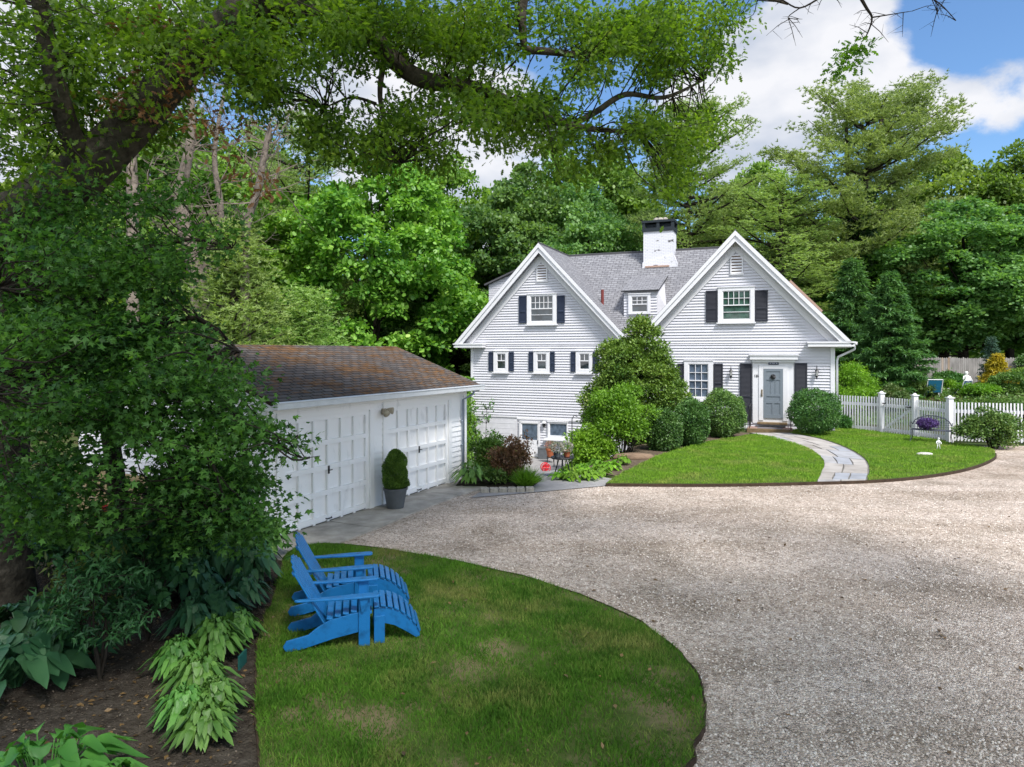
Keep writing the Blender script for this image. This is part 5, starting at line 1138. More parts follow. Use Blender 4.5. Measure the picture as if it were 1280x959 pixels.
# loose stones give the near gravel its relief
r = np.random.default_rng(8); n = 90000; Yg = 4.9+r.random(n)**1.6*13; Xg = r.uniform(-.9, 1, n)*Yg*.8+.8*0; Pg = np.stack([Xg, Yg, np.full(n, .012)], 1)
keep = ~inpoly(Pg, near_lawn) & ~inpoly(Pg, [Vector((-30, -6, 0)), Vector((-1.9, -6, 0)), Vector((-2.1, 6, 0)), Vector((-3.3, 11.4, 0)), Vector((-30, 11, 0))]) & (Pg[:, 1] < 16.6+Pg[:, 0]*0)
u_ = (Pg[:, 0]-GO.x)*GN.x+(Pg[:, 1]-GO.y)*GN.y; keep &= (u_ > 1.2) | (Pg[:, 1] > 19); Pg = Pg[keep]; n = len(Pg)
T_ST = (np.array([(.5, 0, 0), (.1, .45, 0), (-.45, .25, 0), (-.4, -.35, 0), (.2, -.45, 0), (.05, 0, .5)]), [(0, 1, 5), (1, 2, 5), (2, 3, 5), (3, 4, 5), (4, 0, 5)])
def stonemat():
    m = bpy.data.materials.new('gravel_stones'); m.use_nodes = True; nt = m.node_tree; n = nt.nodes; b = n['Principled BSDF']; b.inputs['Roughness'].default_value = .85
    g = n.new('ShaderNodeNewGeometry'); r_ = n.new('ShaderNodeValToRGB'); nt.links.new(g.outputs['Random Per Island'], r_.inputs[0]); e = r_.color_ramp.elements
    e[0].color = (.22, .175, .14, 1); e[1].color = (.74, .68, .61, 1); k = e.new(.5); k.color = (.46, .385, .33, 1); nt.links.new(r_.outputs[0], b.inputs['Base Color']); return m
tag(link('gravel_stones', leafmesh('gravel_stones', Pg, unit(r.normal(size=(n, 3))*np.array([1, 1, .15])), unit(r.normal(size=(n, 3))*.2+np.array([0, 0, 1])), .021*(.5+r.random(n)), T_ST, stonemat())), None, None, None, 'stuff')
# ------------------------------------------------------------------ foreground hostas and undergrowth
def gz(px, py, dz=.03): return G(px, py, dz)
GH = 'hosta clumps along the near lawn edge'
for k, (px, py, rad, h, mt, lab) in enumerate(((247, 936, .36, .30, 'l_hosta', 'bright hosta clump nearest the camera beside the lawn'), (240, 880, .42, .36, 'l_hosta', 'bright spreading hosta, second from the camera'), (262, 830, .42, .38, 'l_hosta', 'mid-green hosta, third from the camera'), (235, 800, .42, .38, 'l_hosta2', 'darker hosta left of the third bright one'), (268, 785, .44, .4, 'l_hosta2', 'bluish hosta behind the bright ones'), (310, 735, .55, .6, 'l_hosta2', 'large dark broad-leaved hosta behind the blue chairs'), (268, 735, .6, .6, 'l_hosta2', 'large dark hosta left of the chairs'), (325, 700, .5, .6, 'l_hosta', 'tall hosta at the near garage corner'), (238, 755, .5, .45, 'l_hosta2', 'dark hosta at the left of the row'), (262, 905, .34, .3, 'l_hosta', 'bright hosta pressed against the lawn edge near the camera'), (222, 915, .34, .3, 'l_hosta', 'bright hosta tucked behind the nearest one, further from the lawn'), (215, 850, .36, .32, 'l_hosta', 'mid-green hosta on the far side of the row from the lawn'), (292, 808, .34, .32, 'l_hosta', 'hosta beside the small green plate'), (300, 765, .38, .4, 'l_hosta2', 'dark hosta between the row and the nearer chair'))):
    b = gz(px, py); hosta((b.x, b.y+.12, .03), rad, h, M[mt], 200+k, lab, n=230 if rad < .43 else 170, lw=.056 if rad < .43 else .10, ll=.76, group=GH)
for k, (px, py, rad, h, mt, lw_, lab) in enumerate(((55, 1015, .66, .46, 'l_bigleaf', .12, 'bright broad-leaved clump at the bottom left corner of the photo'), (135, 1025, .42, .30, 'l_bigleaf', .10, 'smaller broad-leaved clump right of the corner one'), (20, 860, .6, .5, 'l_hosta2', .2, 'dark hosta at the left edge below the big trunk'), (60, 840, .5, .4, 'l_hosta2', .17, 'dark hosta in the shade right of the left-edge one'), (110, 815, .42, .3, 'l_hosta2', .05, 'low dark strappy clump under the small bush'), (30, 800, .5, .4, 'l_hosta2', .17, 'dim hosta at the foot of the big trunk'))):
    b = gz(px, py); hosta((b.x, b.y, .03), rad, h, M[mt], 230+k, lab, n=90, lw=lw_, group='shade plants in the mulch bed')
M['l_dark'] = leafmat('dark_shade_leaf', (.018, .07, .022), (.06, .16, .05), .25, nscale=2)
M['l_yel'] = leafmat('yellowish_shade_leaf', (.06, .10, .02), (.20, .24, .06), .3, nscale=2)
sapling(gz(100, 830), 1.25, 'small bush with yellowish leaf tips on a thin stem', M['l_yel'], 31, 520, .085, .28, 'small_bush', 'shrub', T_LONG)
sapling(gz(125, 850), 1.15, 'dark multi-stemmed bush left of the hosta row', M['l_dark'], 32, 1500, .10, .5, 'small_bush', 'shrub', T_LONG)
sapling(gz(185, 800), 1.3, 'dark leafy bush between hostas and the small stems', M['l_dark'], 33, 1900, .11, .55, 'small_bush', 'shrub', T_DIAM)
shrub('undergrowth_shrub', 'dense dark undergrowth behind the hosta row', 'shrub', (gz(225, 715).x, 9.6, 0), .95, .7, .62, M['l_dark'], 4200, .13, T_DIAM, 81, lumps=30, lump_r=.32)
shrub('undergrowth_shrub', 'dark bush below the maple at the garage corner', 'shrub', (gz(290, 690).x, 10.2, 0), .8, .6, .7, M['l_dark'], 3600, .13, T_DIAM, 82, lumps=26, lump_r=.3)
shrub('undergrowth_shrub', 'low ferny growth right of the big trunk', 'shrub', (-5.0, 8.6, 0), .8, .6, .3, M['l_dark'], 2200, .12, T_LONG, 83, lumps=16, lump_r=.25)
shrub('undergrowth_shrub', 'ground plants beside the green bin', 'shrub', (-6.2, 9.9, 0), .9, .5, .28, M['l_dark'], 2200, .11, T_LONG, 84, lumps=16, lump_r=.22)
m = MB(); m.box(-.01, .01, -.09, .09, .0, .14); o = m.build('bed_marker', M['bin'], None); b = gz(303, 833); o.location = b; tag(o, 'small green plate standing at the lawn edge by the hostas', 'marker')
# ------------------------------------------------------------------ the big oak (trunk left, limbs overhead)
def cluster_leaves(r, centres, rad, per, ls, tmpl, mt, flat=.7, name='leaves', droop=.3):
    C = np.array([tuple(c) for c in centres]); m = len(C); rad = np.broadcast_to(rad, (m,)); ix = np.repeat(np.arange(m), per)
    n = len(ix); q = r.normal(size=(n, 3))*.5; q[:, 2] *= flat; P = C[ix]+q*rad[ix][:, None]
    D = unit(q+r.normal(size=(n, 3))*.8-np.array([0, 0, droop])); U = unit(r.normal(size=(n, 3))*.55+np.array([0, 0, 1]))
    return leafmesh(name, P, D, U, ls*(.6+.65*r.random(n)), tmpl, mt)
def scatter_tree(e, r, region, n, Yr, limbs, ls, rad, per, tmpl, mt, twig_r=.02, flat=.7, maxlen=3.5, mind=None, base=None):
    """leafy twig ends spread through a volume; each is joined to the nearest limb by a thin branch"""
    L_ = np.array([tuple(p) for l_ in limbs for p in l_]); C = []
    for k in range(n):
        c = region(r); C.append(c)
    C = np.array([tuple(c) for c in C]); t = MB(); rg = random.Random(3)
    for c in C:
        d = np.linalg.norm(L_-c, axis=1); j = int(np.argmin(d+np.maximum(0, L_[:, 2]-c[2])*.2)); a = Vector(L_[j]); b = Vector(c)
        if (b-a).length < .15: continue
        ln = (b-a).length; w1 = Vector([rg.gauss(0, .045*ln) for _ in range(3)]); w2 = Vector([rg.gauss(0, .04*ln) for _ in range(3)])
        rr = min(.035, twig_r*.7+.0045*ln); p, rd = smooth_path([a, a.lerp(b, .35)+w1+Vector((0, 0, .05*ln)), a.lerp(b, .7)+w2, b], [rr, rr*.75, rr*.5, .004], 3); t.tube(p, rd, 5, cap=False)
    n2 = len(C); base = Vector((0, 0, 0)) if base is None else base
    B_ = np.array(base)
    me = cluster_leaves(r, C-B_, rad*(.7+.6*r.random(n2)), per, ls, tmpl, mt, flat)
    t.v = [(x-base.x, y-base.y, z-base.z) for x, y, z in t.v]
    return me, t, C
r = np.random.default_rng(78)
OB = Vector((-6.75, 8.9, 0))
oak = empty('oak_tree', OB); tag(oak, 'huge dark oak at the left whose limbs and leaves hang across the top', 'tree')
tm = MB(); trunk = [OB+Vector((0, 0, -.1)), OB+Vector((-.02, 0, 1.2)), W(-2, 440, 8.8), W(-10, 330, 8.7), W(-5, 285, 8.6)]
p, rd = smooth_path(trunk, [.50, .40, .36, .40, .42], 5); tm.tube([q-OB for q in p], rd, 14)
limbA = smooth_path([W(-25, 310, 8.6), W(40, 262, 8.4), W(105, 215, 8.3), W(170, 150, 8.2), W(240, 70, 8.2), W(310, 5, 8.3), W(360, -70, 8.5), W(430, -150, 8.6)], k=5)
rad_ = list(np.interp(np.arange(len(limbA)), [0, 5, 12, 20, 28, len(limbA)-1], [.40, .34, .27, .21, .16, .10])); tm.tube([q-OB for q in limbA], rad_, 12)
limbs = [limbA]
for pts, ra in (([W(300, 12, 8.3), W(380, 10, 8.8), W(455, 40, 9.2), W(492, 75, 9.4), W(530, 100, 9.5), W(600, 112, 9.7), W(660, 140, 10), (W(730, 160, 10.4)), W(800, 165, 10.8)], [.13, .13, .13, .13, .12, .10, .075, .05, .02]),
                ([W(655, 60, 10.2), W(652, 20, 10.1), W(648, -40, 10), W(560, -120, 9.5)], [.05, .07, .09, .11]),
                ([W(655, 62, 10.2), W(700, 66, 10.5), W(735, 70, 10.8), W(775, 60, 11.2)], [.06, .055, .045, .02]),
                ([W(700, 165, 10.4), W(745, 140, 10.8), W(782, 118, 11), W(830, 122, 11.4), W(880, 100, 11.8)], [.045, .05, .045, .035, .015]),
                ([W(-10, 290, 8.6), W(-40, 200, 8.5), W(-60, 60, 8.4), W(-50, -120, 8.3)], [.3, .25, .2, .14]),
                ([W(110, 212, 8.3), W(85, 160, 7.8), W(60, 60, 7.4), W(40, -60, 7)], [.14, .12, .1, .06]),
                ([W(360, -70, 8.5), W(500, -110, 9), W(650, -90, 9.6), W(800, -60, 10.2), W(905, -20, 10.6), W(985, 5, 10.8)], [.12, .1, .09, .07, .04, .02]),
                ([W(480, 75, 9.4), W(475, 120, 9.4), W(485, 170, 9.3), W(500, 205, 9.2)], [.045, .035, .02, .008]),
                ([W(470, 130, 9.4), W(440, 122, 9.4), W(405, 135, 9.2)], [.025, .018, .008])):
    p, rd = smooth_path(pts, ra, 5); tm.tube([q-OB for q in p], rd, 9); limbs.append(p)
# limbs spreading above and behind the camera: they shade the lawn and the drive
over = []
for a_, ln, z1 in ((20, 11, 12.5), (-15, 12, 12), (-50, 12, 11.5), (-85, 10, 12), (-120, 8, 11), (50, 8, 13.5)):
    a = limbA[-1]; d = Vector((math.cos(R(a_)), math.sin(R(a_)), 0)); p, rd = smooth_path([a, a+d*ln*.5+Vector((0, 0, (z1-a.z)*.7)), Vector((a.x+d.x*ln, a.y+d.y*ln, z1))], [.12, .09, .03], 6)
    tm.tube([q-OB for q in p], rd, 7); over.append(p)
tm.build('trunk', M['oakbark'], oak, smooth=True)
# visible hanging foliage: (px, py, spread x, spread y, Y, share)
blobs = [(60, 40, 90, 55, 8.3, 17), (170, 50, 80, 50, 8.6, 16), (270, 45, 70, 45, 8.8, 18), (350, 45, 60, 45, 9, 18), (440, 35, 55, 40, 9.4, 20), (520, 40, 50, 40, 9.7, 18), (330, 110, 35, 25, 9, 9), (60, 130, 80, 60, 8.4, 14), (180, 150, 60, 40, 8.8, 8), (30, 210, 50, 40, 8.4, 8),
         (410, 160, 35, 28, 9.4, 7), (470, 190, 35, 28, 9.4, 8), (520, 150, 30, 20, 9.6, 4), (585, 50, 45, 34, 10, 14), (590, 135, 45, 18, 9.8, 8), (655, 130, 42, 22, 10.2, 11), (700, 172, 34, 16, 10.4, 7), (700, 212, 22, 10, 10.4, 2.5), (640, 165, 28, 16, 10.1, 5),
         (700, 20, 40, 25, 10.6, 9), (760, 45, 40, 28, 11, 12), (820, 30, 38, 30, 11.3, 14), (735, 90, 24, 14, 10.8, 3), (760, 190, 30, 13, 10.8, 4), (820, 110, 24, 20, 11.3, 3), (838, 70, 25, 28, 11.4, 8), (850, 190, 30, 22, 11.4, 7), (800, 150, 26, 15, 11, 5), (880, 150, 22, 22, 11.8, 5), (890, 60, 12, 22, 11.6, 3), (905, 15, 28, 15, 11.4, 6), (840, 235, 22, 15, 11.2, 4), (620, 15, 30, 20, 10.2, 6), (540, 190, 20, 12, 9.4, 2)]
def reg_vis():
    tot = sum(b[5] for b in blobs)
    def f(r):
        k = r.choice(len(blobs), p=[b[5]/tot for b in blobs]); b = blobs[k]; x = b[0]+r.normal()*b[2]*.55; y = b[1]+r.normal()*b[3]*.55
        return W(x, y, b[4]+r.normal()*.8)
    return f
me, t, C = scatter_tree(oak, r, reg_vis(), 960, None, limbs, .098, .33, 66, T_OAK, M['l_oak'], .009, .7, base=OB)
link('leaves', me, oak); t.build('twigs', M['bark'], oak)
def reg_over(r):
    while True:
        x = r.uniform(-9, 12); y = r.uniform(-11, 7.5)
        if ((x-1.5)/10.5)**2+((y+1.5)/9.5)**2 < 1: break
    zlo = 3.25+max(y, 0)*.62+1.2 if y > -2 else 6.5
    z = max(zlo, 9.3)+r.random()*3.2; return Vector((x, y, z))
me2, t2, C2 = scatter_tree(oak, r, reg_over, 500, None, over, .22, .9, 31, T_QUAD, M['l_oak'], .02, .5, base=OB)
link('upper_leaves', me2, oak); t2.build('upper_twigs', M['bark'], oak)
# withered brown sprays hanging in the left canopy
rb = np.random.default_rng(5); cs = [W(px+rb.normal()*6, py+rb.normal()*5, 7.9+rb.normal()*.2) for (px, py) in ((163, 42), (205, 30), (190, 25), (225, 85), (195, 125), (147, 130), (182, 148), (258, 62), (240, 150), (265, 165), (285, 190), (215, 130), (228, 120), (315, 205), (345, 228), (320, 240), (170, 100), (255, 148), (288, 155), (150, 108), (75, 122), (300, 160))]
link('withered_leaves', cluster_leaves(rb, [c-OB for c in cs], .17, 20, .10, T_OAK, M['l_dead']), oak)
# ------------------------------------------------------------------ bare twig with a leaf tuft, hanging into the sky at the right
tw = empty('overhanging_branch', W(1060, -60, 8)); tag(tw, 'thin leafless branch with one leafy tuft hanging against the cloud', 'branch')
o0 = Vector(tw.location); t = MB(); rg = random.Random(8)
def tub(pts, ra): p, rd = smooth_path([W(x, y, 8)-o0 for x, y in pts], ra, 4); t.tube(p, rd, 5); return p
mains = [tub([(1060, -60), (1068, -20), (1082, 8), (1090, 22), (1086, 38), (1080, 50)], [.03, .025, .018, .012, .009, .006]), tub([(1068, -20), (1030, -5), (1000, 10), (978, 0), (960, -10)], [.014, .012, .01, .008, .004]), tub([(1090, 22), (1115, 18), (1140, 14)], [.01, .006, .003]),
         tub([(1100, -40), (1150, -10), (1175, 5), (1195, 26)], [.012, .01, .007, .003]), tub([(1150, -10), (1170, 2), (1172, 18)], [.006, .004, .002]), tub([(1000, 10), (985, 22), (1003, 24)], [.007, .005, .002])]
for mn in mains:
    for k in range(5):
        a = mn[rg.randrange(2, len(mn))]; d = Vector((rg.gauss(0, 1), rg.gauss(0, .5), rg.gauss(-.2, .7))).normalized(); l_ = rg.uniform(.12, .35); t.tube([a, a+d*l_*.5+Vector((0, 0, .02)), a+d*l_], [.005, .004, .0015], 4)
        for _ in range(2): b = a+d*l_*rg.uniform(.4, .8); t.tube([b, b+Vector((rg.gauss(0, .08), rg.gauss(0, .05), rg.gauss(0, .08)))], [.003, .001], 3)
t.build('twigs', M['bark'], tw)
cs = [W(px, py, 8)-o0 for px, py in ((1076, 52), (1066, 60), (1055, 66), (1080, 66), (1045, 76), (1062, 78), (1075, 80), (1042, 90), (1055, 92), (1085, 56))]
link('leaves', cluster_leaves(np.random.default_rng(9), cs, .085, 24, .085, T_OAK, M['l_oak']), tw)
# ------------------------------------------------------------------ the lower maple in front of the garage, left
MBs = Vector((-5.2, 9.3, 0)); r = np.random.default_rng(91)
mp_ = empty('young_maple', MBs); tag(mp_, 'dark layered maple with star-shaped leaves in front of the left garage end', 'tree')
tm = MB(); lm = []
for pts, ra in (([MBs, W(140, 560, 9), W(120, 440, 8.6), W(90, 340, 8.2), W(60, 240, 8)], [.13, .11, .09, .07, .03]), ([W(140, 560, 9), W(190, 520, 8.4), W(260, 520, 8), W(330, 545, 7.9), (W(385, 560, 8))], [.055, .04, .024, .012, .004]),
                ([W(125, 460, 8.7), W(190, 410, 8.2), W(250, 400, 8), W(300, 440, 7.9)], [.055, .04, .03, .01]), ([W(105, 400, 8.5), W(170, 330, 8.1), W(230, 300, 8), W(290, 310, 7.9)], [.045, .035, .025, .01]),
                ([W(135, 540, 9), W(60, 480, 7.5), W(10, 470, 7), W(-40, 500, 6.5)], [.06, .05, .035, .02]), ([W(110, 420, 8.5), W(50, 380, 7.5), W(0, 360, 7)], [.04, .03, .015]), ([W(150, 600, 9), W(200, 620, 8), W(260, 640, 7.5), W(300, 660, 7.4)], [.04, .03, .02, .01]),
                ([W(140, 560, 9), W(110, 600, 8.4), W(40, 600, 7.6), W(-20, 590, 7)], [.04, .03, .02, .01]), ([W(330, 545, 7.9), W(352, 562, 7.85), W(376, 572, 7.8), W(400, 570, 7.8)], [.012, .009, .006, .003])):
    p, rd = smooth_path(pts, ra, 5); tm.tube([q-MBs for q in p], rd, 8); lm.append(p)
tm.build('trunk', M['bark'], mp_, smooth=True)
blobs = [(60, 330, 70, 40, 7.8, 14), (140, 330, 70, 40, 8.1, 14), (205, 325, 45, 32, 8.2, 6), (275, 285, 26, 20, 8.2, 2), (40, 420, 60, 40, 7.4, 13), (130, 420, 60, 40, 7.8, 14), (200, 430, 45, 35, 7.9, 9), (255, 455, 26, 22, 7.9, 3), (240, 480, 55, 30, 7.6, 10), (290, 510, 24, 20, 7.8, 3), (318, 540, 22, 14, 7.8, 2.4), (352, 556, 15, 9, 7.8, 1.2), (50, 510, 65, 35, 7.0, 12), (140, 490, 55, 30, 7.3, 9), (180, 540, 60, 25, 7.3, 8), (260, 560, 45, 28, 7.4, 10), (290, 610, 32, 28, 7.5, 8), (300, 655, 26, 18, 7.6, 4), (60, 590, 60, 22, 6.8, 7), (230, 610, 38, 24, 7.4, 6), (20, 620, 30, 20, 6.6, 3), (120, 650, 60, 26, 7.4, 7), (50, 660, 40, 22, 7.0, 4), (220, 670, 40, 20, 7.8, 4), (20, 300, 50, 40, 7.8, 7), (90, 260, 70, 25, 8, 7), (195, 245, 50, 28, 8.2, 4)]
me, t, C = scatter_tree(mp_, r, reg_vis(), 700, None, lm, .082, .30, 50, T_MAPLE, M['l_acer'], .007, .55, base=MBs)
link('leaves', me, mp_); t.build('twigs', M['bark'], mp_)
# ------------------------------------------------------------------ things glimpsed behind the maple
o0 = Vector((-7.7, 12.4, 0)); e = empty('board_fence', o0, R(-28)); tag(e, 'weathered beige horizontal-board fence left of the garage', 'fence')
m = MB()
for k in range(6): m.box(-1.3, 2.2, -.02+.004*(k % 2), .02, .12+k*.17, .275+k*.17)
m.build('boards', M['beige'], e)
for x in (-1.3, .4, 2.1): m = MB(); m.box(x, x+.09, .021, .11, 0, 1.2); m.build('post', M['bark'], e)
o0 = gz(50, 735); o0.y = 10.6; o0.x = (50-CX)/FPX*10.6
e = empty('wheeled_bin', (o0.x, 10.6, .02), R(12)); tag(e, 'dark green wheeled bin standing in the shade by the big trunk', 'bin')
m = MB(); m.prism([(-.24, -.28, .08), (.24, -.28, .08), (.29, -.33, .92), (-.29, -.33, .92)], (0, .58, 0)); m.build('body', M['bin'], e, bevel=.02)
m = MB(); m.prism([(-.31, -.36, .93), (.31, -.36, .93), (.31, .3, 1.0), (-.31, .3, 1.0)], (0, 0, .05)); m.tube([(-.25, .34, .98), (.25, .34, .98)], .018, 6); m.build('lid', M['bin'], e, bevel=.015)
for x in (-.25, .25): m = MB(); m.tube([(x-.03, .26, .1), (x+.03, .26, .1)], .1, 12); m.build('wheel', M['black'], e)
e = empty('wheelbarrow', (-6.9, 11.9, .02), R(35)); tag(e, 'red wheelbarrow half hidden by leaves in front of the beige boards', 'wheelbarrow')
m = MB(); m.add([(-.22, -.2, .3), (.3, -.2, .3), (.3, .2, .3), (-.22, .2, .3), (-.4, -.32, .58), (.42, -.32, .55), (.42, .32, .55), (-.4, .32, .58)], [(0, 3, 2, 1), (0, 1, 5, 4), (1, 2, 6, 5), (2, 3, 7, 6), (3, 0, 4, 7)]); m.build('tray', M['red'], e)
m = MB(); m.tube([(.62, -.05, .2), (.62, .05, .2)], .2, 16); m.build('wheel', M['black'], e)
for s_ in (-1, 1): m = MB(); m.tube([(.62, s_*.08, .2), (.2, s_*.18, .27), (-.9, s_*.28, .6)], .018, 6); m.tube([(-.2, s_*.2, .3), (-.25, s_*.24, .0)], .015, 6); m.build('handle', M['black'], e)
# ------------------------------------------------------------------ adirondack chairs with footrests
def adirondack():
    e = empty('adirondack_chair')
    m = MB()
    # rear-raked side boards: run from the front leg down to the ground behind
    for s_ in (-1, 1):
        y = s_*.255; m = MB()
        o_ = [(.43, .17), (.43, .33), (.39, .36), (.25, .355), (.0, .30), (-.12, .235), (-.22, .16), (-.44, .115), (-.475, .06), (-.45, .01), (-.40, .0), (-.28, .015), (.05, .10)]
        m.prism([(x, y-.013, z) for x, z in o_], (0, .026, 0)); m.build('side_rail', M['blue'], e, bevel=.005)
        m = MB(); m.box(.31, .43, y+s_*.014, y+s_*.04, 0, .53); m.build('front_leg', M['blue'], e, bevel=.005)
        m = MB(); o2 = [(.52, -.06), (.54, -.03), (.54, .05), (.51, .075), (.30, .07), (-.12, .03), (-.33, .025), (-.36, 0), (-.33, -.03), (.2, -.07)]
        m.prism([(x, y+s_*.03+z*.9, .53+ (.52-x)*-.0) for x, z in o2], (0, 0, .024)); a_ = m.build('armrest', M['blue'], e, bevel=.007)
        m = MB(); m.prism([(.32, y+s_*.045, .53), (.42, y+s_*.045, .53), (.36, y+s_*.045, .38), (.34, y+s_*.045, .38)], (0, s_*.02, 0)); m.build('bracket', M['blue'], a_)
    m = MB(); st = [(.43, .335), (.355, .362), (.27, .36), (.185, .345), (.10, .326), (.015, .305)]
    for (x, z) in st: m.obox((x-.01, -.27, z+.012), (x-.01, .27, z+.012), .066, .02, up=(.2 if x < .35 else -.1, 0, 1))
    m.build('seat', M['blue'], e, bevel=.004)
    m = MB(); d = Vector((-.44, 0, .82)).normalized(); nrm = Vector((.82, 0, .44)).normalized()
    for k in range(7):
        y = (k-3)*.078; ln = .80-.018*abs(k-3)**1.7; fan = (k-3)*.012; a = Vector((-.035, y, .24)); b_ = a+d*ln+Vector((0, fan, 0))
        m.obox(a, b_, .066, .018, up=nrm)
    m.build('backrest', M['blue'], e, bevel=.005)
    m = MB(); q = Vector((-.035, 0, .24))+d*.34-nrm*.024; m.obox(q+Vector((0, -.3, 0)), q+Vector((0, .3, 0)), .06, .022, up=nrm); q = Vector((-.035, 0, .24))+d*.66-nrm*.024; m.obox(q+Vector((0, -.23, 0)), q+Vector((0, .23, 0)), .05, .022, up=nrm)
    m.box(.405, .43, -.24, .24, .22, .33); m.build('cross_rail', M['blue'], e)
    return e
def footrest():
    e = empty('footrest')
    for s_ in (-1, 1):
        y = s_*.22; m = MB(); o_ = [(0, .24), (0, .37), (.05, .385), (.14, .38), (.24, .345), (.34, .28), (.43, .19), (.50, .085), (.50, .03), (.46, .02), (.36, .09), (.22, .175)]
        m.prism([(x, y-.012, z) for x, z in o_], (0, .024, 0)); m.build('side_rail', M['blue'], e, bevel=.005)
        m = MB(); m.box(.0, .115, y+s_*.013, y+s_*.036, 0, .3); m.build('leg', M['blue'], e, bevel=.004)
    m = MB(); pr = [(0.03, .40), (.10, .402), (.175, .388), (.245, .36), (.315, .318), (.38, .262), (.44, .195), (.49, .12)]
    for (x, z), (x2, z2) in zip(pr, pr[1:]+[(.515, .07)]):
        dx = Vector((x2-x, 0, z2-z)).normalized(); up = Vector((-dx.z, 0, dx.x)); m.obox((x, -.25, z), (x, .25, z), .058, .018, up=up)
    m.build('slats', M['blue'], e, bevel=.004)
    m = MB(); m.box(.02, .045, -.21, .21, .2, .3); m.build('cross_rail', M['blue'], e)
    return e
ca = adirondack(); fa = footrest(); cb_ = copy_tree(ca); fb = copy_tree(fa)
ang = R(13)
for o, (x, y), lab in ((ca, (-2.03, 7.62), 'blue slatted garden chair nearest the camera on the shaded lawn'), (cb_, (-2.30, 8.60), 'blue slatted garden chair behind the nearer one, against the hostas')):
    o.location = (x, y, .055); o.rotation_euler = (0, 0, ang); tag(o, lab, 'chair', 'blue garden chairs on the near lawn')
for o, c, lab in ((fa, ca, 'blue curved slatted footrest in front of the nearer blue chair'), (fb, cb_, 'blue curved slatted footrest in front of the rear blue chair')):
    o.location = Vector(c.location)+Vector((math.cos(ang)*.475, math.sin(ang)*.475, 0)); o.rotation_euler = (0, 0, ang); o.scale = (1, 1, 1); tag(o, lab, 'footrest', 'blue footrests on the near lawn')
# ------------------------------------------------------------------ potted conical evergreen by the garage doors
b = G(493, 636, .05); e = empty('potted_evergreen', (b.x, b.y+.12, .05)); tag(e, 'cone-shaped evergreen in a grey pot between the garage doors', 'potted plant')
m = MB(); m.lathe([(.17, 0), (.235, .36), (.25, .365), (.255, .41), (.225, .412), (.215, .37)], n=28); m.build('pot', M['pot'], e, smooth=False)
m = MB(); m.lathe([(.214, .345), (.1, .36), (.02, .365)], n=20); m.build('potting_soil', M['soil'], e)
r = np.random.default_rng(15); n = 17000; z = r.random(n)**1.25; a = r.random(n)*6.28; rr = .33*(1-z)**.5*(.75+.6*z)*(.93+.12*np.sin(a*3+z*9)+.09*np.sin(a*5+z*17))*(1-.5*r.random(n)**2); rr *= np.clip((z+.05)/.12, .55, 1)
P = np.stack([np.cos(a)*rr, np.sin(a)*rr, .38+z*.80], 1); dn = np.stack([np.cos(a), np.sin(a), np.full(n, .5)], 1)
link('foliage', leafmesh('foliage', P, unit(dn+r.normal(size=(n, 3))*.5+np.array([0, 0, .4])), unit(dn+r.normal(size=(n, 3))*.5), .034*(.7+.6*r.random(n)), T_DIAM, leafmat('dwarf_spruce_needle', (.05, .11, .02), (.15, .27, .04), .2, nscale=6)), e)
m = MB(); m.tube([(0, 0, .35), (0, 0, .95)], [.025, .01], 6); m.build('stem', M['bark'], e)
# ------------------------------------------------------------------ picket fence
FA, FB, FC, FD = Vector((13.45, 29.0, 0)), Vector((14.82, 27.4, 0)), Vector((15.33, 26.0, 0)), Vector((15.78, 24.62, 0)); FE = Vector((23.5, 22.3, 0))
pf = empty('picket_fence', FA); tag(pf, 'white picket fence with square capped posts running right from the house', 'fence')
def span(e, a, b, org, htop=1.46, step=.105, inset=.09, post_a=True):
    d = (b-a); ln = d.length; u = d/ln; rails = MB(); pk = MB(); nrm = Vector((u.y, -u.x, 0))
    if nrm.y > 0: nrm = -nrm
    a_ = a-org
    for z in (.16, htop-.34): rails.obox(a_+u*inset+Vector((0, 0, z)), a_+u*(ln-inset)+Vector((0, 0, z)), .045, .12)
    n = int((ln-2*inset)/step); st_ = (ln-2*inset)/n
    for k in range(n):
        p = a_+u*(inset+st_*(k+.5))+nrm*.035; hh = htop-.02
        pk.prism([p-u*.024+Vector((0, 0, .06)), p+u*.024+Vector((0, 0, .06)), p+u*.024+Vector((0, 0, hh)), p-u*.024+Vector((0, 0, hh))], nrm*.02)
    rails.build('rails', M['white'], e); pk.build('pickets', M['white'], e)
def post(e, p, org, h=1.58, w_=.085):
    m = MB(); q = p-org; m.box(q.x-w_, q.x+w_, q.y-w_, q.y+w_, 0, h)
    m.box(q.x-w_-.03, q.x+w_+.03, q.y-w_-.03, q.y+w_+.03, h, h+.035); m.lathe([(w_*1.15, 0), (w_*.6, .05), (.01, .07)], (q.x, q.y, h+.035), 4); m.build('post', M['white'], e)
span(pf, FA, FB, FA); span(pf, FC, FD, FA); span(pf, FD, FD.lerp(FE, .45), FA); span(pf, FD.lerp(FE, .45), FE, FA)
for p in (FB, FC, FD, FD.lerp(FE, .45), FE): post(pf, p, FA)
pgt = empty('picket_gate', FB); tag(pgt, 'white picket gate with dark latch between two fence posts', 'gate')
span(pgt, FB, FC, FB, inset=.12)
m = MB(); u = (FC-FB).normalized(); nn = Vector((-abs(u.y), -abs(u.x)*.4, 0)).normalized()
m.obox(u*.15+Vector((0, 0, .2)), u*1.36+Vector((0, 0, 1.08)), .03, .09); m.build('brace', M['white'], pgt)
m = MB(); q = u*1.28; m.box(q.x-.2, q.x+.06, q.y-.12, q.y-.05, 1.12, 1.16); m.build('latch', M['black'], pgt)
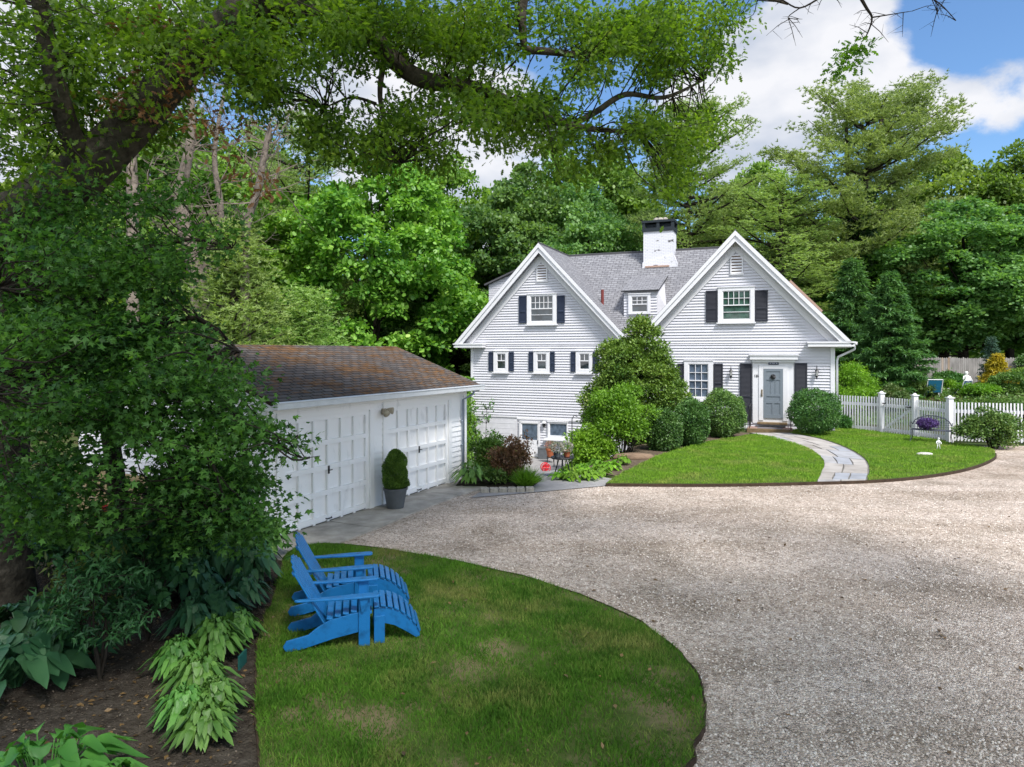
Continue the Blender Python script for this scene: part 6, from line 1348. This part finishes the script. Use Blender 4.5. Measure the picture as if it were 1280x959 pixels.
m = MB(); q = u*.12; m.box(q.x-.1, q.x+.12, q.y-.1, q.y-.05, 1.18, 1.22); m.build('hinge', M['black'], pgt)
# stockade fence along the back garden
S0, S1 = W(1085, 440, 37.5), W(1420, 440, 33.5)
sf = empty('stockade_fence', (S0.x, S0.y, 1.1)); tag(sf, 'tall weathered grey board fence closing the back garden', 'fence')
m = MB(); d = Vector((S1.x-S0.x, S1.y-S0.y, 0)); ln = d.length; u = d/ln; rg = random.Random(2); n = int(ln/.095)
for k in range(n):
    p = u*(k*ln/n); h = 1.86+rg.uniform(-.03, .03); w_ = .044; zb2 = .0
    m.prism([p-u*w_+Vector((0, 0, zb2)), p+u*w_+Vector((0, 0, zb2)), p+u*w_+Vector((0, 0, h-.05)), p+Vector((0, 0, h)), p-u*w_+Vector((0, 0, h-.05))], Vector((u.y, -u.x, 0))*(.018+rg.uniform(0, .006)))
def cedar():
    m = bpy.data.materials.new('weathered_cedar_pickets'); m.use_nodes = True; nt = m.node_tree; n = nt.nodes; b = n['Principled BSDF']; b.inputs['Roughness'].default_value = .9
    g = n.new('ShaderNodeNewGeometry'); r_ = n.new('ShaderNodeValToRGB'); nt.links.new(g.outputs['Random Per Island'], r_.inputs[0]); e = r_.color_ramp.elements
    e[0].color = (.25, .22, .20, 1); e[1].color = (.43, .40, .37, 1); k = e.new(.04); k.color = (.36, .33, .31, 1); k = e.new(.93); k.color = (.42, .30, .20, 1); k = e.new(.88); k.color = (.34, .32, .30, 1)
    tc = n.new('ShaderNodeTexCoord'); mp = n.new('ShaderNodeMapping'); mp.inputs['Scale'].default_value = (1, 1, .25); z = n.new('ShaderNodeTexNoise'); z.inputs['Scale'].default_value = 6; z.inputs['Detail'].default_value = 6; nt.links.new(tc.outputs['Object'], mp.inputs[0]); nt.links.new(mp.outputs[0], z.inputs[0])
    mr = n.new('ShaderNodeMapRange'); mr.inputs[1].default_value = .3; mr.inputs[2].default_value = .7; mr.inputs[3].default_value = .6; mr.inputs[4].default_value = 1.1; nt.links.new(z.outputs[0], mr.inputs[0])
    mu = n.new('ShaderNodeMix'); mu.data_type = 'RGBA'; mu.blend_type = 'MULTIPLY'; mu.inputs[0].default_value = 1; nt.links.new(r_.outputs[0], mu.inputs[6]); nt.links.new(mr.outputs[0], mu.inputs[7]); nt.links.new(mu.outputs[2], b.inputs['Base Color']); return m
m.build('pickets', cedar(), sf)
for k in range(7): m = MB(); p = u*(k*ln/6.01); m.box(p.x-.05, p.x+.05, p.y+.03, p.y+.13, 0, 1.9); m.build('post', M['cedar'], sf)
m = MB()
for z in (.4, 1.5): m.obox(Vector((0, .025, z)), u*ln+Vector((0, .025, z)), .04, .08)
m.build('rail', M['cedar'], sf)
# ------------------------------------------------------------------ bench with flowers, statuette, stone
bb_ = G(1168, 553, zl); be = empty('iron_bench', (bb_.x-.05, bb_.y+.1, zl), R(-35)); tag(be, 'dark wrought-iron bench on the lawn in front of the picket fence', 'bench')
g_ = mat('grey_iron', (.06, .065, .09), .5, .4, .2); w2 = .60
m = MB(); 
for k in range(9): y = -.22+.44*k/8; m.tube([(-w2, y, .42), (w2, y, .42)], .009, 5)
for k in range(13): x = -w2+2*w2*k/12; m.tube([(x, -.22, .42), (x, .22, .42)], .006, 4)
m.tube([(-w2, -.22, .42), (w2, -.22, .42), (w2, .22, .42), (-w2, .22, .42), (-w2, -.22, .42)], .014, 6); m.build('seat', g_, be)
m = MB(); arc = [(-w2+2*w2*k/14, .24+.06, .56+.34*math.sin(math.pi*k/14)**.5) for k in range(15)]; m.tube(arc, .018, 6)
for k in range(1, 14): x, y, z = arc[k]; m.tube([(x, .22, .43), (x, y, z)], .009, 4)
for z in (.5, .58, .66, .74, .82): 
    hw_ = w2*math.sqrt(max(0, 1-((z-.42)/.52)**3)); m.tube([(-hw_, .27, z), (hw_, .27, z)], .008, 4)
m.build('backrest', g_, be)
for s_ in (-1, 1):
    m = MB(); m.tube(smooth_path([(s_*w2, .26, .6), (s_*(w2+.03), .1, .68), (s_*(w2+.03), -.15, .66), (s_*(w2+.03), -.25, .58), (s_*(w2+.02), -.2, .50), (s_*w2, -.1, .52), (s_*w2, -.12, .58)], k=4), .012, 6); m.build('armrest', g_, be)
    for y, dy in ((-.22, -.1), (.22, .16)): m = MB(); m.tube([(s_*w2, y, .42), (s_*(w2-.02), y+dy*.3, .2), (s_*(w2+.02), y+dy, 0)], .012, 6); m.build('leg', g_, be)
fp = empty('flower_pot', Vector(be.location)+Vector((-.12, .05, .43))); tag(fp, 'round mound of purple flowers standing on the iron bench', 'flowers')
m = MB(); m.lathe([(.09, 0), (.15, .14), (.14, .15)], n=16); m.build('pot', M['black'], fp)
r = np.random.default_rng(6); n = 2600; d = rdir(r, n); P = d*(.7+.3*r.random(n))[:, None]*np.array([.33, .3, .17])*(1+.22*np.sin(d[:, :1]*7)*np.cos(d[:, 1:2]*6))+np.array([0, 0, .22]); link('flowers', leafmesh('flowers', P, unit(d+r.normal(size=(n, 3))*.5), unit(d+r.normal(size=(n, 3))*.4), .05, T_DIAM, leafmat('purple_petal', (.035, .02, .09), (.14, .08, .30), .2, nscale=5)), fp)
so = G(1173, 562, zl); e = empty('garden_statuette', so); tag(e, 'small white long-legged statuette on the grass before the bench', 'statuette'); m = MB(); wm = mat('white_stone', (.75, .75, .73), .6)
for s_ in (-1, 1): m.tube([(s_*.07, 0, 0), (s_*.045, -.01, .14), (s_*.02, 0, .25)], [.022, .018, .03], 7)
m.tube([(0, 0, .2), (0, 0, .33), (0, -.01, .42)], [.045, .055, .025], 9); m.tube([(0, -.02, .40), (0, -.03, .45), (0, -.02, .49)], [.02, .035, .012], 9)
for s_ in (-1, 1): m.tube([(s_*.06, 0, .34), (s_*.11, -.03, .26), (s_*.06, -.06, .22)], [.02, .016, .014], 6)
m.build('figure', wm, e, smooth=True); e.scale = (.75, .75, .8)
so = G(1156, 568, zl); m = MB(); m.lathe([(.26, -.02), (.24, .03), (.15, .055), (.03, .06)], n=9); o = m.build('flat_stone', mat('pale_flat_stone', (.58, .56, .5), .8, vary=.3), None); o.location = so; o.scale = (1, .6, 1); tag(o, 'pale flat stone lying in the lawn below the bench', 'stone')
# lawn chairs and statue in the back garden
def lawn_chair(loc, rz, mt, stripes, label):
    e = empty('lawn_chair', loc, rz); tag(e, label, 'lawn chair')
    m = MB()
    for s_ in (-1, 1): m.tube([(s_*.3, .2, 0), (s_*.3, -.15, .38), (s_*.3, .25, .40), (s_*.3, .45, 1.0)], .02, 6); m.tube([(s_*.3, -.2, 0), (s_*.3, .2, .6), (s_*.3, -.3, .6)], .02, 6)
    m.tube([(-.3, .45, 1.0), (.3, .45, 1.0)], .02, 6); m.tube([(-.3, -.25, .38), (.3, -.25, .38)], .02, 6); m.build('frame', M['white'], e)
    m = MB()
    if stripes:
        for k in range(6): x = -.27+.54*k/5; m.prism([(x-.028, .24, .42), (x+.028, .24, .42), (x+.028, .44, .98), (x-.028, .44, .98)], (0, .012, 0)); m.prism([(x-.028, .24, .41), (x+.028, .24, .41), (x+.028, -.24, .39), (x-.028, -.24, .39)], (0, 0, .012))
    else: m.prism([(-.27, .24, .42), (.27, .24, .42), (.27, .44, .97), (-.27, .44, .97)], (0, .015, 0)); m.prism([(-.27, .24, .41), (.27, .24, .41), (.27, -.24, .39), (-.27, -.24, .39)], (0, 0, .015))
    m.build('sling', mt, e)
    return e
b = W(1165, 497, 31.2); lawn_chair((b.x, 31.2, 1.0), R(165), M['teal'], False, 'lawn chair with solid blue back behind the picket fence')
b = W(1198, 497, 31.6); lawn_chair((b.x, 31.6, .95), R(205), mat('navy_stripe_webbing', (.05, .10, .28), .7), True, 'lawn chair with blue and white striped back beside the statue')
b = W(1208, 490, 33.0); e = empty('statue', (b.x, 33, 1.15)); tag(e, 'white garden statue on a pedestal in front of the stockade fence', 'statue')
m = MB(); m.lathe([(.2, 0), (.2, .08), (.12, .13), (.10, .42), (.17, .5), (.17, .55)], n=12); m.build('pedestal', wm, e)
m = MB(); m.tube([(0, 0, .55), (0, 0, .7), (0, 0, .85), (0, 0, .95), (0, 0, 1.0)], [.13, .14, .15, .11, .05], 10); m.tube([(0, 0, .99), (0, 0, 1.05), (0, 0, 1.13), (0, 0, 1.17)], [.05, .08, .075, .02], 10)
for s_ in (-1, 1): m.tube([(s_*.13, 0, .92), (s_*.19, -.05, .78), (s_*.06, -.14, .74)], [.045, .04, .03], 7)
m.build('figure', wm, e, smooth=True)
# ------------------------------------------------------------------ clutter by the basement door
def pt_(px, py): return at(px, py)
b = pt_(700, 585); e = empty('garden_chair', b, R(15)); tag(e, 'black metal garden chair with arched back by the basement window', 'chair')
m = MB(); m.tube(smooth_path([(-.2, .2, 0), (-.2, .22, .45), (-.2, .26, .9), (-.1, .28, 1.03), (.1, .28, 1.03), (.2, .26, .9), (.2, .22, .45), (.2, .2, 0)], k=4), .017, 6); m.tube([(0, .24, .45), (0, .28, 1.02)], .01, 5); m.build('backrest', M['black'], e)
m = MB(); m.lathe([(.22, .43), (.23, .45), (.22, .47)], n=16); m.build('seat', M['black'], e)
for s_ in (-1, 1): m = MB(); m.tube([(s_*.17, -.15, .44), (s_*.2, -.2, 0)], .014, 6); m.build('leg', M['black'], e)
b = pt_(688, 579); e = empty('potted_flower', b+Vector((0, 0, .28))); tag(e, 'terracotta pot with pink flowers on a stand beside the black chair', 'potted plant')
m = MB(); m.lathe([(.13, 0), (.19, .3), (.21, .3), (.21, .36), (.17, .36)], n=18); m.build('pot', M['terracotta'], e)
m = MB(); m.box(-.16, .16, -.16, .16, -.03, -.002); 
for sx_ in (-1, 1):
    for sy_ in (-1, 1): m.tube([(sx_*.13, sy_*.13, -.03), (sx_*.15, sy_*.15, -.3)], .012, 5)
m.build('stand', M['black'], e)
r = np.random.default_rng(3); n = 500; d = rdir(r, n); link('flowers', leafmesh('flowers', d*np.array([.24, .22, .2])*(.5+.5*r.random(n))[:, None]+np.array([0, 0, .5]), d, unit(d+r.normal(size=(n, 3))*.4), .06, T_DIAM, leafmat('pink_petal', (.10, .16, .06), (.65, .35, .33), .2, nscale=6)), e)
b = pt_(679, 574); m = MB(); m.box(-.24, .24, -.2, .2, 0, .5); m.box(-.26, .26, -.22, .22, .5, .54); o = m.build('storage_box', M['pot'], None, bevel=.02); o.location = b; tag(o, 'dark grey storage box beside the basement door', 'box')
b = pt_(682, 590); e = empty('hose_reel', b, R(10)); tag(e, 'small red wheel-shaped hose reel standing on the patio', 'hose reel')
m = MB(); 
for y in (-.1, .1): m.tube([(.12*math.cos(k*.349), y, .13+.12*math.sin(k*.349)) for k in range(19)], .013, 6); m.tube([(0, y, .02), (0, y, .24)], .01, 5); m.tube([(-.11, y, .13), (.11, y, .13)], .01, 5)
m.build('wheel', M['red'], e); m = MB(); m.tube([(0, -.086, .13), (0, .086, .13)], .085, 14); m.build('hose', M['red'], e)
b = pt_(703, 597); e = empty('patio_table', b); tag(e, 'small black wire table holding flower pots on the patio', 'table')
m = MB(); m.lathe([(.3, .5), (.31, .52), (.3, .54)], n=18); m.build('table_top', M['black'], e)
for k in range(3): a = k*2.09+.4; m = MB(); m.tube([(.1*math.cos(a), .1*math.sin(a), .5), (.26*math.cos(a), .26*math.sin(a), 0)], .014, 6); m.build('leg', M['black'], e)
for k, (dx, dy, lab) in enumerate(((-.14, -.05, 'left potted plant on the small black wire table'), (.12, .05, 'right potted plant on the small black wire table'))):
    e = empty('potted_plant', b+Vector((dx, dy, .541))); tag(e, lab, 'potted plant', 'pots on the patio table'); m = MB(); m.lathe([(.07, 0), (.1, .16), (.09, .16)], n=14); m.build('pot', M['terracotta'] if k else M['pot'], e)
    r = np.random.default_rng(30+k); n = 260; d = rdir(r, n); link('foliage', leafmesh('foliage', d*np.array([.13, .13, .11])+np.array([0, 0, .24]), d, unit(d+r.normal(size=(n, 3))*.4), .06, T_DIAM, leafmat('white_flower', (.12, .2, .07), (.75, .68, .66), .2, nscale=8)), e)
b = pt_(715, 595); e = empty('shepherd_hook', b); tag(e, 'tall thin black plant pole beside the wire table', 'pole'); m = MB(); m.tube([(0, 0, 0), (0, 0, 1.5), (.06, 0, 1.6), (.14, 0, 1.55)], .012, 6); m.build('pole', M['black'], e)
b = at(792, 574); m = MB(); m.lathe([(.42, 0), (.44, .06), (.36, .14), (.15, .17), (.02, .17)], n=11); o = m.build('edge_boulder', mat('brown_boulder', (.22, .15, .10), .9, vary=.4, scale=5, bump=.02, bscale=8), None, smooth=True); o.location = (b.x, b.y, b.z); o.scale = (1.5, .6, 1.1); tag(o, 'long brown boulder under the dark shrubs left of the front lawn', 'rock')
